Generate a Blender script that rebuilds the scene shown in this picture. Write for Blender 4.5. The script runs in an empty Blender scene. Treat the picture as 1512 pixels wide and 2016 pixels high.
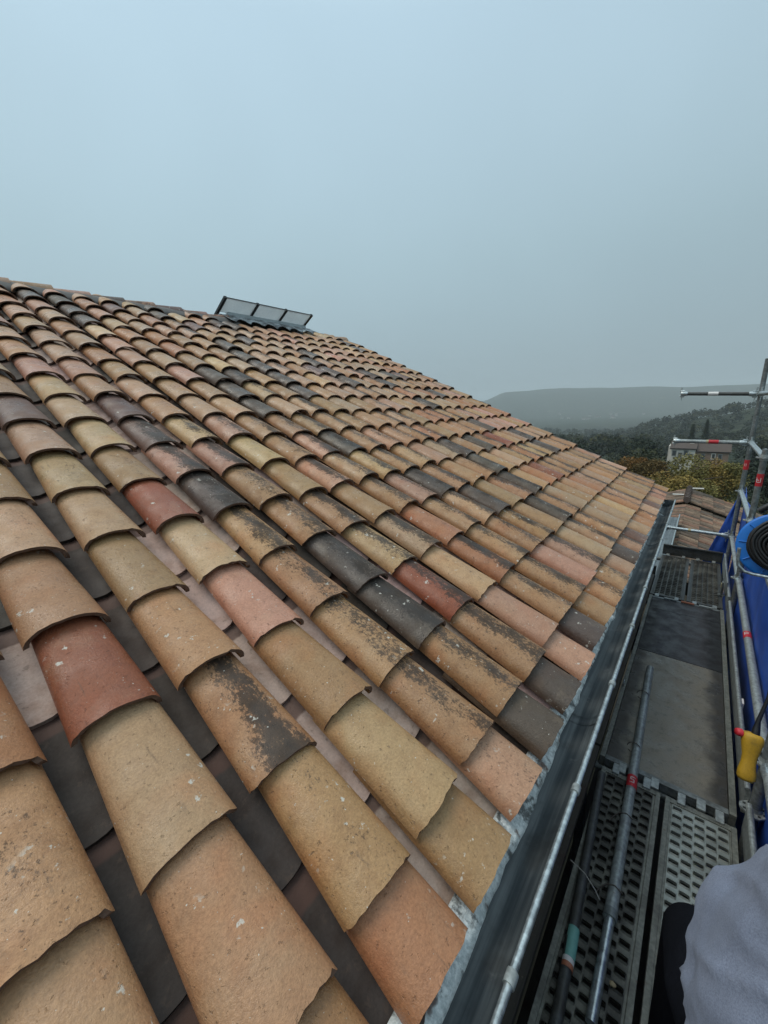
import bpy, bmesh, math, random
from mathutils import Vector, Matrix, noise
rnd = random.Random(7)
SC = bpy.context.scene
COL = SC.collection
R = math.radians
H = 7.8                                   # camera height above the village ground

# ------------------------------------------------------------------ camera
WR = (0.78107248, -0.13550513, -0.60956062)   # rows: world right / along / up in camera (right, up, forward)
WA = (0.62367766, 0.21752085, 0.75080681)
WU = (-0.03085398, 0.96660387, -0.25441107)
FPX = 773.5
cam_d = bpy.data.cameras.new('camera')
cam = bpy.data.objects.new('camera', cam_d)
COL.objects.link(cam)
cam.matrix_world = Matrix(((WR[0], WR[1], -WR[2], 0), (WA[0], WA[1], -WA[2], 0), (WU[0], WU[1], -WU[2], H), (0, 0, 0, 1)))
cam_d.sensor_fit = 'VERTICAL'
cam_d.sensor_height = 36.0
cam_d.lens = 36.0 * FPX / 2016.0
cam_d.clip_start = 0.05
cam_d.clip_end = 20000
SC.camera = cam

# ------------------------------------------------------------------ world: overcast sky
SUN_EL, SUN_AZ = R(62), R(-120)
SKY_GAIN = 0.98
world = bpy.data.worlds.new('World')
SC.world = world
world.use_nodes = True
wt = world.node_tree
wt.nodes.clear()
def wn(t, **kw):
    n = wt.nodes.new(t)
    for k, v in kw.items():
        setattr(n, k, v)
    return n
wout = wn('ShaderNodeOutputWorld')
wadd = wn('ShaderNodeAddShader')
bg_cloud = wn('ShaderNodeBackground')
bg_sky = wn('ShaderNodeBackground')
sky = wn('ShaderNodeTexSky', sky_type='NISHITA', sun_disc=False, sun_elevation=SUN_EL, sun_rotation=SUN_AZ, air_density=1.5, dust_density=4.0)
bg_sky.inputs['Strength'].default_value = 0.006
wt.links.new(sky.outputs[0], bg_sky.inputs['Color'])
tc = wn('ShaderNodeTexCoord')
sep = wn('ShaderNodeSeparateXYZ')
wt.links.new(tc.outputs['Generated'], sep.inputs[0])
ramp = wn('ShaderNodeValToRGB')               # cloud cover: dull grey-blue at the horizon, brighter overhead
cr = ramp.color_ramp
cr.elements[0].position = 0.0
cr.elements[0].color = (0.275, 0.368, 0.415, 1)
cr.elements[1].position = 1.0
cr.elements[1].color = (0.92, 1.12, 1.22, 1)
for p_, c_ in ((0.08, (0.30, 0.40, 0.452)), (0.30, (0.36, 0.495, 0.56)), (0.60, (0.46, 0.625, 0.735))):
    el = cr.elements.new(p_)
    el.color = (*c_, 1)
wt.links.new(sep.outputs['Z'], ramp.inputs['Fac'])
# slow brightness drift of the cloud sheet: thinner to the left of the ridge, heavier over the valley
dot = wn('ShaderNodeVectorMath', operation='DOT_PRODUCT')
dot.inputs[1].default_value = (-0.80, -0.05, 0.0)
wt.links.new(tc.outputs['Generated'], dot.inputs[0])
nz = wn('ShaderNodeTexNoise')
nz.inputs['Scale'].default_value = 1.6
nz.inputs['Detail'].default_value = 3.0
wt.links.new(tc.outputs['Generated'], nz.inputs['Vector'])
m1 = wn('ShaderNodeMath', operation='MULTIPLY_ADD')
m1.inputs[1].default_value = 0.28
m1.inputs[2].default_value = 0.86
wt.links.new(dot.outputs['Value'], m1.inputs[0])
m2 = wn('ShaderNodeMath', operation='MULTIPLY_ADD')
m2.inputs[1].default_value = 0.26
wt.links.new(nz.outputs['Fac'], m2.inputs[0])
wt.links.new(m1.outputs[0], m2.inputs[2])
m3 = wn('ShaderNodeMath', operation='MULTIPLY')
m3.inputs[1].default_value = SKY_GAIN
wt.links.new(m2.outputs[0], m3.inputs[0])
wt.links.new(ramp.outputs[0], bg_cloud.inputs['Color'])
wt.links.new(m3.outputs[0], bg_cloud.inputs['Strength'])
wt.links.new(bg_cloud.outputs[0], wadd.inputs[0])
wt.links.new(bg_sky.outputs[0], wadd.inputs[1])
wt.links.new(wadd.outputs[0], wout.inputs['Surface'])

sun_d = bpy.data.lights.new('sun', 'SUN')
sun_d.energy = 1.5
sun_d.angle = R(35)
sun_d.color = (1.0, 0.92, 0.80)
sun = bpy.data.objects.new('sun', sun_d)
COL.objects.link(sun)
sd = Vector((math.sin(SUN_AZ) * math.cos(SUN_EL), math.cos(SUN_AZ) * math.cos(SUN_EL), math.sin(SUN_EL)))
sun.rotation_euler = sd.to_track_quat('Z', 'Y').to_euler()
sun.location = (0, 0, 60)
SC.view_settings.view_transform = 'Standard'
SC.view_settings.look = 'None'
SC.view_settings.exposure = 0.0
SC.view_settings.gamma = 1.0
SC.view_settings.use_curve_mapping = False
SC.render.engine = 'CYCLES'
SC.cycles.volume_bounces = 1
SC.cycles.max_bounces = 6

# ------------------------------------------------------------------ small tools
def V(x, y, z):                            # camera-relative metres (right, along the eave, up) -> world
    return Vector((x, y, z + H))

def pix(p):                                # world -> photo pixel, only used to sort pieces by apparent size
    d = Vector((p[0], p[1], p[2] - H))
    c = [WR[i] * d[0] + WA[i] * d[1] + WU[i] * d[2] for i in range(3)]
    if c[2] < 0.05:
        return None
    return 756 + FPX * c[0] / c[2], 1008 - FPX * c[1] / c[2], c[2]

def tag(o, label=None, cat=None, group=None, kind=None):
    if label: o['label'] = label
    if cat: o['category'] = cat
    if group: o['group'] = group
    if kind: o['kind'] = kind
    return o

def empty(name, loc=(0, 0, 0), parent=None):
    o = bpy.data.objects.new(name, None)
    o.empty_display_size = 0.2
    COL.objects.link(o)
    o.location = loc
    if parent: o.parent = parent
    return o

class MB:
    """collects faces; build() links them as one mesh object"""
    def __init__(s):
        s.v, s.f, s.m, s.sm = [], [], [], []
    def add(s, vs, fs, mi=0, smooth=False):
        b = len(s.v)
        s.v += [tuple(v) for v in vs]
        for f in fs:
            s.f.append(tuple(b + i for i in f)); s.m.append(mi); s.sm.append(smooth)
    def box(s, lo, hi, mi=0, bev=0.0, mat=None):
        bm = bmesh.new()
        bmesh.ops.create_cube(bm, size=1)
        c = [(a + b) / 2 for a, b in zip(lo, hi)]; d = [b - a for a, b in zip(lo, hi)]
        for v in bm.verts:
            v.co = Vector((c[0] + v.co.x * d[0], c[1] + v.co.y * d[1], c[2] + v.co.z * d[2]))
        if bev > 0:
            bmesh.ops.bevel(bm, geom=bm.edges[:], offset=bev, segments=2, affect='EDGES', profile=0.6)
        if mat is not None:
            bmesh.ops.transform(bm, matrix=mat, verts=bm.verts[:])
        bm.verts.index_update()
        s.add([v.co for v in bm.verts], [[v.index for v in f.verts] for f in bm.faces], mi)
        bm.free()
    def tube(s, pts, r, n=12, mi=0, cap=True, smooth=True, hollow=False):
        pts = [Vector(p) for p in pts]
        rs = r if isinstance(r, (list, tuple)) else [r] * len(pts)
        rings = []
        t0 = (pts[1] - pts[0]).normalized()
        ref = Vector((0, 0, 1)) if abs(t0.z) < 0.9 else Vector((1, 0, 0))
        u = t0.cross(ref).normalized()
        for i, p in enumerate(pts):
            if i == 0: t = pts[1] - pts[0]
            elif i == len(pts) - 1: t = pts[-1] - pts[-2]
            else: t = (pts[i + 1] - pts[i]).normalized() + (pts[i] - pts[i - 1]).normalized()
            t.normalize()
            u = (u - t * u.dot(t)).normalized()
            w = t.cross(u)
            rings.append([p + (u * math.cos(2 * math.pi * k / n) + w * math.sin(2 * math.pi * k / n)) * rs[i] for k in range(n)])
        vs = [q for rg in rings for q in rg]
        fs = []
        for i in range(len(pts) - 1):
            for k in range(n):
                fs.append((i * n + k, i * n + (k + 1) % n, (i + 1) * n + (k + 1) % n, (i + 1) * n + k))
        s.add(vs, fs, mi, smooth)
        if cap:
            for rg, rev in ((rings[0], True), (rings[-1], False)):
                s.add(rg, [tuple(range(n))[::-1] if rev else tuple(range(n))], mi)
    def lathe(s, prof, o, ax, n=24, mi=0, smooth=True):
        """prof: (radius, offset along ax)"""
        ax = Vector(ax).normalized(); o = Vector(o)
        ref = Vector((0, 0, 1)) if abs(ax.z) < 0.9 else Vector((1, 0, 0))
        u = ax.cross(ref).normalized(); w = ax.cross(u)
        vs = [o + ax * h + (u * math.cos(2 * math.pi * k / n) + w * math.sin(2 * math.pi * k / n)) * r_ for r_, h in prof for k in range(n)]
        fs = [(i * n + k, i * n + (k + 1) % n, (i + 1) * n + (k + 1) % n, (i + 1) * n + k) for i in range(len(prof) - 1) for k in range(n)]
        s.add(vs, fs, mi, smooth)
    def grid(s, P, nu, nv, mi=0, smooth=True):
        vs = [P(i / nu, j / nv) for j in range(nv + 1) for i in range(nu + 1)]
        fs = [(j * (nu + 1) + i, j * (nu + 1) + i + 1, (j + 1) * (nu + 1) + i + 1, (j + 1) * (nu + 1) + i) for j in range(nv) for i in range(nu)]
        s.add(vs, fs, mi, smooth)
    def mesh(s, name, mats):
        me = bpy.data.meshes.new(name)
        me.from_pydata(s.v, [], s.f)
        for m in (mats if isinstance(mats, (list, tuple)) else [mats]): me.materials.append(m)
        me.polygons.foreach_set('material_index', s.m)
        me.polygons.foreach_set('use_smooth', s.sm)
        me.update()
        return me
    def build(s, name, mats, parent=None, solid=0.0):
        o = bpy.data.objects.new(name, s.mesh(name, mats))
        COL.objects.link(o)
        if parent: o.parent = parent
        if solid:
            md = o.modifiers.new('thickness', 'SOLIDIFY'); md.thickness = solid; md.offset = 0
        return o

def inst(name, me, parent, mat):
    o = bpy.data.objects.new(name, me)
    COL.objects.link(o)
    o.parent = parent
    o.matrix_basis = mat
    return o

# ------------------------------------------------------------------ materials
class NT:
    def __init__(s, name):
        s.m = bpy.data.materials.new(name); s.m.use_nodes = True
        s.t = s.m.node_tree; s.bsdf = s.t.nodes['Principled BSDF']
    def n(s, t, ins=None, **kw):
        nd = s.t.nodes.new(t)
        for k, v in kw.items(): setattr(nd, k, v)
        for k, v in (ins or {}).items(): s.put(nd.inputs[k], v)
        return nd
    def put(s, sock, v):
        if isinstance(v, bpy.types.NodeSocket): s.t.links.new(v, sock)
        elif isinstance(v, (tuple, list)) and len(v) == 3 and sock.type == 'RGBA': sock.default_value = (*v, 1)
        else: sock.default_value = v
    def noise(s, vec, scale, detail=4, rough=0.55, dist=0.0):
        return s.n('ShaderNodeTexNoise', {'Vector': vec, 'Scale': scale, 'Detail': detail, 'Roughness': rough, 'Distortion': dist}).outputs['Fac']
    def sstep(s, v, a, b):
        return s.n('ShaderNodeMapRange', {'Value': v, 'From Min': a, 'From Max': b}, interpolation_type='SMOOTHSTEP').outputs[0]
    def math(s, op, a, b=0.0, c=0.0):
        return s.n('ShaderNodeMath', {0: a, 1: b, 2: c}, operation=op).outputs[0]
    def mix(s, f, a, b, mode='MIX'):
        nd = s.n('ShaderNodeMix', data_type='RGBA', blend_type=mode)
        s.put(nd.inputs[0], f); s.put(nd.inputs[6], a); s.put(nd.inputs[7], b)
        return nd.outputs[2]
    def vmap(s, vec, scale=(1, 1, 1), loc=(0, 0, 0)):
        return s.n('ShaderNodeMapping', {'Vector': vec, 'Scale': scale, 'Location': loc}).outputs[0]
    def obj(s): return s.n('ShaderNodeTexCoord').outputs['Object']
    def geo(s): return s.n('ShaderNodeNewGeometry').outputs['Position']
    def bump(s, h, dist=0.002, strength=0.6):
        s.put(s.bsdf.inputs['Normal'], s.n('ShaderNodeBump', {'Height': h, 'Distance': dist, 'Strength': strength}).outputs[0])
    def out(s, col=None, rough=None, metal=None, spec=None):
        if col is not None: s.put(s.bsdf.inputs['Base Color'], col)
        if rough is not None: s.put(s.bsdf.inputs['Roughness'], rough)
        if metal is not None: s.put(s.bsdf.inputs['Metallic'], metal)
        if spec is not None: s.put(s.bsdf.inputs['Specular IOR Level'], spec)
        return s.m

def plain(name, col, rough=0.5, metal=0.0, var=0.25, scale=40, bump=0.0008):
    t = NT(name)
    p = t.obj()
    a = t.noise(p, scale, 5)
    b = t.noise(p, scale * 0.15, 3)
    f = t.math('ADD', t.math('MULTIPLY', a, var), t.math('MULTIPLY', b, var))
    c = t.mix(1.0, col, t.n('ShaderNodeCombineColor', {0: t.math('ADD', f, 1 - var), 1: t.math('ADD', f, 1 - var), 2: t.math('ADD', f, 1 - var)}).outputs[0], 'MULTIPLY')
    if bump: t.bump(a, bump, 0.5)
    return t.out(c, t.math('ADD', t.math('MULTIPLY', b, 0.25), rough - 0.12), metal)

def galv(name, col=(0.20, 0.225, 0.225), rough=0.42, metal=0.55, grime=0.5):
    t = NT(name)
    p = t.geo()
    a = t.noise(p, 60, 5); b = t.noise(p, 9, 4); c = t.noise(p, 240, 2)
    g = t.math('MULTIPLY', t.sstep(b, 0.42, 0.72), grime)
    base = t.mix(t.sstep(a, 0.3, 0.75), [x * 0.72 for x in col], [min(1, x * 1.3) for x in col])
    base = t.mix(g, base, (0.055, 0.05, 0.042))
    base = t.mix(t.math('MULTIPLY', t.sstep(t.noise(p, 25, 4), 0.66, 0.76), 0.6), base, (0.12, 0.055, 0.03))
    t.bump(c, 0.0006, 0.4)
    return t.out(base, t.math('ADD', t.math('MULTIPLY', a, 0.3), rough - 0.12), metal)

def tile_material(name, joined=False):
    t = NT(name)
    uvn = t.n('ShaderNodeUVMap', uv_map='UVMap').outputs[0]
    p0 = t.obj()
    if joined:
        at = t.n('ShaderNodeAttribute', attribute_name='Col')
        col, soil = at.outputs['Color'], at.outputs['Alpha']
        p = p0
        rv = t.noise(p0, 2.0, 0)
    else:
        oi = t.n('ShaderNodeObjectInfo')
        col, soil, rv = oi.outputs['Color'], oi.outputs['Alpha'], oi.outputs['Random']
        off = t.n('ShaderNodeCombineXYZ', {0: t.math('MULTIPLY', rv, 37.0), 1: t.math('MULTIPLY', rv, 91.0), 2: t.math('MULTIPLY', rv, 13.0)}).outputs[0]
        p = t.n('ShaderNodeVectorMath', {0: p0, 1: off}, operation='ADD').outputs[0]
    sp = t.n('ShaderNodeSeparateXYZ', {0: uvn})
    u, v = sp.outputs[0], sp.outputs[1]
    big = t.noise(p, 5.5, 3, 0.5)
    mid = t.noise(p, 28, 5, 0.6)
    fine = t.noise(p, 170, 4, 0.65)
    grit = t.noise(p, 420, 2, 0.6)
    # clay tone: broad blushes toward red clay and toward pale ochre bloom, plus grain
    c = t.mix(t.math('MULTIPLY', t.sstep(big, 0.52, 0.74), 0.5), col, t.mix(1.0, col, (1.10, 0.84, 0.70), 'MULTIPLY'))
    c = t.mix(t.math('MULTIPLY', t.sstep(t.noise(p, 8, 4, 0.6), 0.50, 0.72), 0.45), c, t.mix(0.35, col, (0.44, 0.33, 0.21)))
    c = t.mix(t.math('MULTIPLY', t.sstep(mid, 0.55, 0.8), 0.45), c, t.mix(1.0, c, (0.58, 0.54, 0.5), 'MULTIPLY'))
    g = t.math('ADD', t.math('MULTIPLY', fine, 0.9), 0.55)
    c = t.mix(1.0, c, t.n('ShaderNodeCombineColor', {0: g, 1: g, 2: g}).outputs[0], 'MULTIPLY')
    c = t.mix(t.math('MULTIPLY', t.sstep(t.noise(p, 19, 6, 0.72), 0.44, 0.68), t.math('ADD', 0.30, t.math('MULTIPLY', soil, 0.35))), c, t.mix(1.0, c, (0.66, 0.58, 0.52), 'MULTIPLY'))
    blush = t.math('MULTIPLY', t.sstep(t.math('ADD', t.math('ABSOLUTE', t.math('SUBTRACT', u, 0.5)), t.math('MULTIPLY', t.math('SUBTRACT', t.noise(p, 9, 4), 0.5), 0.5)), 0.22, 0.52), 0.42)
    c = t.mix(blush, c, t.mix(1.0, c, (0.98, 0.70, 0.55), 'MULTIPLY'))
    # drag marks along the sides from the mould
    drag = t.noise(t.vmap(p, (90, 2.5, 60)), 1.0, 3)
    side = t.sstep(t.math('ABSOLUTE', t.math('SUBTRACT', u, 0.5)), 0.24, 0.46)
    c = t.mix(t.math('MULTIPLY', t.math('MULTIPLY', t.sstep(drag, 0.52, 0.7), side), 0.4), c, t.mix(1.0, c, (0.6, 0.5, 0.42), 'MULTIPLY'))
    # pits
    pit = t.sstep(t.noise(p, 75, 3, 0.7), 0.63, 0.70)
    c = t.mix(t.math('MULTIPLY', pit, t.math('ADD', t.math('MULTIPLY', soil, 0.5), 0.32)), c, (0.045, 0.036, 0.03))
    # black algae along the crest, on the lee side
    lee = t.math('SUBTRACT', 1.0, t.sstep(t.math('ABSOLUTE', t.math('SUBTRACT', u, t.math('ADD', t.math('MULTIPLY', t.noise(p, 6, 2), 0.3), 0.40))), 0.02, 0.42))
    patch = t.noise(t.vmap(p, (1.0, 0.5, 1.0)), 14, 4, 0.65)
    dens = t.math('MULTIPLY', t.math('MULTIPLY', soil, lee), t.math('ADD', t.math('MULTIPLY', patch, 1.5), 0.28))
    al = t.math('ADD', t.math('MULTIPLY', t.noise(p, 68, 6, 0.85), 0.75), t.math('MULTIPLY', t.noise(t.vmap(p, (1.0, 0.4, 1.0)), 150, 3, 0.7), 0.35))
    am = t.sstep(t.math('SUBTRACT', al, t.math('SUBTRACT', 0.80, t.math('MULTIPLY', dens, 0.39))), -0.03, 0.07)
    c = t.mix(t.math('MULTIPLY', am, t.math('ADD', 0.55, t.math('MULTIPLY', dens, 0.35))), c, t.mix(patch, (0.050, 0.036, 0.026), (0.026, 0.023, 0.022)))
    # thin dark runs and scuffs that follow the slope
    runs_ = t.sstep(t.noise(t.vmap(p, (70, 7, 70)), 1.0, 4, 0.6), 0.60, 0.72)
    c = t.mix(t.math('MULTIPLY', runs_, t.math('MULTIPLY', t.sstep(t.noise(p, 10, 2), 0.48, 0.62), 0.40)), c, (0.10, 0.070, 0.048))
    # lichen: pale crusts, few
    li = t.math('MULTIPLY', t.sstep(t.noise(p, 36, 5, 0.6), 0.630, 0.68), t.sstep(t.noise(p, 7, 2), 0.47, 0.60))
    li = t.math('MAXIMUM', li, t.sstep(t.noise(p, 120, 2, 0.5), 0.735, 0.76))
    c = t.mix(t.math('MULTIPLY', li, 0.85), c, (0.60, 0.57, 0.50))
    h = t.math('ADD', t.math('MULTIPLY', fine, 0.6), t.math('ADD', t.math('MULTIPLY', mid, 0.7), t.math('MULTIPLY', grit, 0.25)))
    h = t.math('SUBTRACT', h, t.math('MULTIPLY', pit, 0.5))
    t.bump(h, 0.0045, 0.6)
    ro = t.math('ADD', t.math('ADD', t.math('MULTIPLY', t.sstep(t.noise(p, 9, 4), 0.36, 0.64), 0.40), 0.24), t.math('MULTIPLY', am, 0.25))
    return t.out(c, ro, 0.0, 0.42)

M = {}
M['tile'] = tile_material('fired clay')
M['tile_joined'] = tile_material('fired clay joined', True)
def pan_material(name, joined=False):
    t = NT(name)
    p0 = t.obj()
    if joined:
        at = t.n('ShaderNodeAttribute', attribute_name='Col'); col, rv = at.outputs['Color'], at.outputs['Alpha']
        p = p0
    else:
        oi = t.n('ShaderNodeObjectInfo'); col, rv = oi.outputs['Color'], oi.outputs['Random']
        off = t.n('ShaderNodeCombineXYZ', {0: t.math('MULTIPLY', rv, 31.0), 1: t.math('MULTIPLY', rv, 57.0), 2: 0.0}).outputs[0]
        p = t.n('ShaderNodeVectorMath', {0: p0, 1: off}, operation='ADD').outputs[0]
    sp = t.n('ShaderNodeSeparateXYZ', {0: t.n('ShaderNodeUVMap', uv_map='UVMap').outputs[0]})
    u, v = sp.outputs[0], sp.outputs[1]
    a = t.noise(p, 14, 4); f = t.noise(p, 120, 5, 0.75)
    c = t.mix(t.sstep(a, 0.4, 0.72), col, t.mix(1.0, col, (0.74, 0.67, 0.62), 'MULTIPLY'))
    gg = t.math('ADD', t.math('MULTIPLY', f, 0.9), 0.55)
    c = t.mix(1.0, c, t.n('ShaderNodeCombineColor', {0: gg, 1: gg, 2: gg}).outputs[0], 'MULTIPLY')
    c = t.mix(t.math('MULTIPLY', t.sstep(t.noise(p, 30, 5, 0.7), 0.58, 0.68), 0.5), c, (0.09, 0.062, 0.046))
    # bare red clay band near the lap where the slip stops, and brown silt along the sides
    band = t.sstep(t.math('ADD', v, t.math('MULTIPLY', a, 0.05)), 0.71, 0.735)
    c = t.mix(t.math('MULTIPLY', band, 0.8), c, t.mix(a, (0.15, 0.07, 0.05), (0.075, 0.052, 0.045)))
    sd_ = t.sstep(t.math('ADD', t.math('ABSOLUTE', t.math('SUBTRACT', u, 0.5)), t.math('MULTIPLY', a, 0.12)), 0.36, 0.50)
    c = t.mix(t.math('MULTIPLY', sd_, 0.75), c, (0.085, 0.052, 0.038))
    t.bump(f, 0.0015, 0.5)
    return t.out(c, t.math('ADD', t.math('MULTIPLY', a, 0.35), 0.36), 0.0, 0.2)
M['pan'] = pan_material('slip coated clay')
M['pan_joined'] = pan_material('slip coated clay joined', True)
M['lip'] = plain('shaded broken clay edge', (0.125, 0.070, 0.046), 0.8, 0, 0.6, 80, 0.002)  # soiled broken clay, with the lip's shade also put into the brown
M['underlay'] = plain('roof underlay', (0.035, 0.03, 0.028), 0.8, 0, 0.4)
M['mortar'] = plain('mortar', (0.13, 0.125, 0.12), 0.85, 0, 0.6, 25, 0.004)
M['stone'] = plain('pale stone', (0.30, 0.25, 0.18), 0.85, 0, 0.5, 25, 0.004)
M['stucco'] = plain('stucco', (0.20, 0.17, 0.13), 0.9, 0, 0.4, 30, 0.004)
M['galv'] = galv('galvanised steel', (0.34, 0.37, 0.365), 0.42, 0.35, 0.35)
M['galv_dull'] = galv('dull galvanised steel', (0.20, 0.22, 0.22), 0.5, 0.3, 0.6)
M['galv_bright'] = galv('bright galvanised steel', (0.5, 0.55, 0.56), 0.30, 0.75, 0.15)
M['galv_dark'] = galv('dirty steel', (0.085, 0.09, 0.088), 0.5, 0.3, 0.9)
M['frame'] = galv('deck frame', (0.19, 0.195, 0.17), 0.5, 0.3, 0.6)
M['black'] = plain('black steel', (0.018, 0.02, 0.02), 0.45, 0.2, 0.4)
M['cable'] = plain('black rubber', (0.010, 0.010, 0.011), 0.45, 0, 0.3)
M['blue_plastic'] = plain('blue plastic', (0.010, 0.155, 0.55), 0.42, 0, 0.4, 30)
M['red'] = plain('red tape', (0.50, 0.020, 0.030), 0.5, 0, 0.5, 60)
M['white'] = plain('white print', (0.72, 0.70, 0.68), 0.6, 0, 0.35, 90)
def rubber():
    t = NT('dirty yellow rubber')
    p = t.obj()
    a = t.noise(p, 22, 4); f = t.noise(p, 160, 5, 0.8)
    c = t.mix(f, (0.22, 0.125, 0.008), (0.60, 0.34, 0.016))
    c = t.mix(t.math('MULTIPLY', t.sstep(a, 0.48, 0.66), 0.55), c, (0.12, 0.085, 0.02))
    t.bump(f, 0.001, 0.5)
    return t.out(c, 0.6)
M['yellow'] = rubber()
M['teal'] = plain('teal paint', (0.17, 0.40, 0.35), 0.55, 0, 0.5, 50)
M['orange'] = plain('orange paint', (0.42, 0.15, 0.08), 0.55, 0, 0.5, 50)
M['tan'] = plain('yellowed label', (0.42, 0.36, 0.20), 0.6, 0, 0.4, 60)
M['wire'] = plain('tie wire', (0.10, 0.085, 0.075), 0.5, 0.5, 0.4)
M['pale_wire'] = plain('pale strand', (0.42, 0.40, 0.36), 0.5, 0, 0.3)
M['chip'] = plain('mortar chip', (0.70, 0.68, 0.64), 0.8, 0, 0.3)
M['pebble'] = plain('tan chip', (0.34, 0.27, 0.16), 0.8, 0, 0.3)

def zinc():
    t = NT('weathered zinc')
    p = t.geo()
    st = t.noise(t.vmap(p, (45, 1.2, 40)), 1.0, 6, 0.6, 0.4)          # runs along the gutter
    b = t.noise(p, 7, 4); f = t.noise(p, 130, 3)
    c = t.mix(t.sstep(st, 0.35, 0.7), (0.075, 0.090, 0.100), (0.185, 0.21, 0.22))
    c = t.mix(t.math('MULTIPLY', t.sstep(b, 0.52, 0.72), 0.5), c, (0.035, 0.036, 0.036))
    c = t.mix(t.math('MULTIPLY', t.sstep(t.noise(p, 18, 4), 0.62, 0.72), 0.5), c, (0.22, 0.24, 0.25))
    t.bump(t.math('ADD', st, t.math('MULTIPLY', f, 0.4)), 0.0012, 0.5)
    return t.out(c, t.math('ADD', t.math('MULTIPLY', b, 0.3), 0.28), 0.35)
M['zinc'] = zinc()
M['zinc_light'] = plain('new zinc', (0.55, 0.60, 0.62), 0.45, 0.1, 0.3)
def flash_mat():
    t = NT('flaking white flashing')
    p = t.geo()
    b = t.noise(p, 16, 5, 0.65); f = t.noise(p, 70, 5, 0.7)
    c = t.mix(t.sstep(f, 0.35, 0.7), (0.42, 0.47, 0.48), (0.78, 0.82, 0.82))
    c = t.mix(t.sstep(b, 0.52, 0.62), c, (0.12, 0.13, 0.13))
    c = t.mix(t.math('MULTIPLY', t.sstep(t.noise(p, 11, 4), 0.60, 0.68), 0.9), c, (0.075, 0.035, 0.022))
    t.bump(t.math('ADD', b, f), 0.006, 0.7)
    return t.out(c, 0.6)
M['flash'] = flash_mat()
def lead_mat():
    t = NT('lead sheet')
    p = t.geo()
    a = t.noise(t.vmap(p, (1, 1, 0.5)), 9, 5); f = t.noise(p, 60, 4)
    c = t.mix(t.sstep(a, 0.38, 0.68), (0.12, 0.128, 0.135), (0.46, 0.50, 0.52))
    t.bump(t.math('ADD', a, t.math('MULTIPLY', f, 0.3)), 0.02, 0.7)
    return t.out(c, 0.5, 0.2)
M['lead'] = lead_mat()
def pane_mat():
    t = NT('milky pane')
    p = t.geo()
    a = t.noise(p, 6, 5); f = t.noise(p, 45, 4)
    c = t.mix(t.math('ADD', t.math('MULTIPLY', a, 0.5), t.math('MULTIPLY', f, 0.5)), (0.55, 0.60, 0.62), (0.90, 0.93, 0.94))
    tr = t.n('ShaderNodeBsdfTranslucent', {'Color': c})
    gl = t.n('ShaderNodeBsdfGlossy', {'Color': (0.8, 0.85, 0.88), 'Roughness': 0.3})
    df = t.n('ShaderNodeBsdfDiffuse', {'Color': c})
    m0 = t.n('ShaderNodeMixShader', {0: 0.35, 1: tr.outputs[0], 2: df.outputs[0]})
    m1 = t.n('ShaderNodeMixShader', {0: 0.12, 1: m0.outputs[0], 2: gl.outputs[0]})
    t.t.links.new(m1.outputs[0], t.t.nodes['Material Output'].inputs['Surface'])
    return t.m
M['pane'] = pane_mat()
def ply_mat():
    t = NT('worn plywood')
    p = t.obj()
    sp = t.n('ShaderNodeSeparateXYZ', {0: p})
    x = t.math('ADD', sp.outputs[0], t.math('MULTIPLY', t.math('SUBTRACT', t.noise(p, 7, 4), 0.5), 0.16))
    y = t.math('ADD', sp.outputs[1], t.math('MULTIPLY', t.math('SUBTRACT', t.noise(p, 5, 4), 0.5), 0.12))
    a = t.noise(p, 9, 5, 0.6); f = t.noise(p, 190, 4, 0.7); k = t.noise(p, 40, 5, 0.7)
    c = t.mix(a, (0.145, 0.128, 0.100), (0.27, 0.242, 0.192))
    c = t.mix(t.math('MULTIPLY', t.sstep(k, 0.5, 0.75), 0.5), c, (0.05, 0.045, 0.036))
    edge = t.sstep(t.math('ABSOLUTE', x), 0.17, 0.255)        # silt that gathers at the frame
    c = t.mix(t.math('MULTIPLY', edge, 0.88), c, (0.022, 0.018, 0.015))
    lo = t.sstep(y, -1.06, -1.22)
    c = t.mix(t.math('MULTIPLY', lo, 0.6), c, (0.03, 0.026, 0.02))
    c = t.mix(t.math('MULTIPLY', t.sstep(t.noise(p, 16, 6, 0.75), 0.52, 0.66), 0.55), c, (0.05, 0.042, 0.032))
    scr = t.sstep(t.noise(t.vmap(p, (6, 130, 1)), 1.0, 4, 0.6), 0.66, 0.72)
    c = t.mix(t.math('MULTIPLY', scr, 0.3), c, (0.36, 0.33, 0.27))
    c = t.mix(t.sstep(t.noise(p, 85, 2, 0.5), 0.74, 0.76), c, (0.42, 0.40, 0.35))
    g = t.math('ADD', t.math('MULTIPLY', f, 1.1), 0.45)
    c = t.mix(1.0, c, t.n('ShaderNodeCombineColor', {0: g, 1: g, 2: g}).outputs[0], 'MULTIPLY')
    t.bump(t.math('ADD', f, t.math('MULTIPLY', k, 0.7)), 0.0016, 0.6)
    return t.out(c, t.math('ADD', t.math('MULTIPLY', t.sstep(a, 0.35, 0.65), 0.45), 0.22))
M['ply'] = ply_mat()
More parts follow.
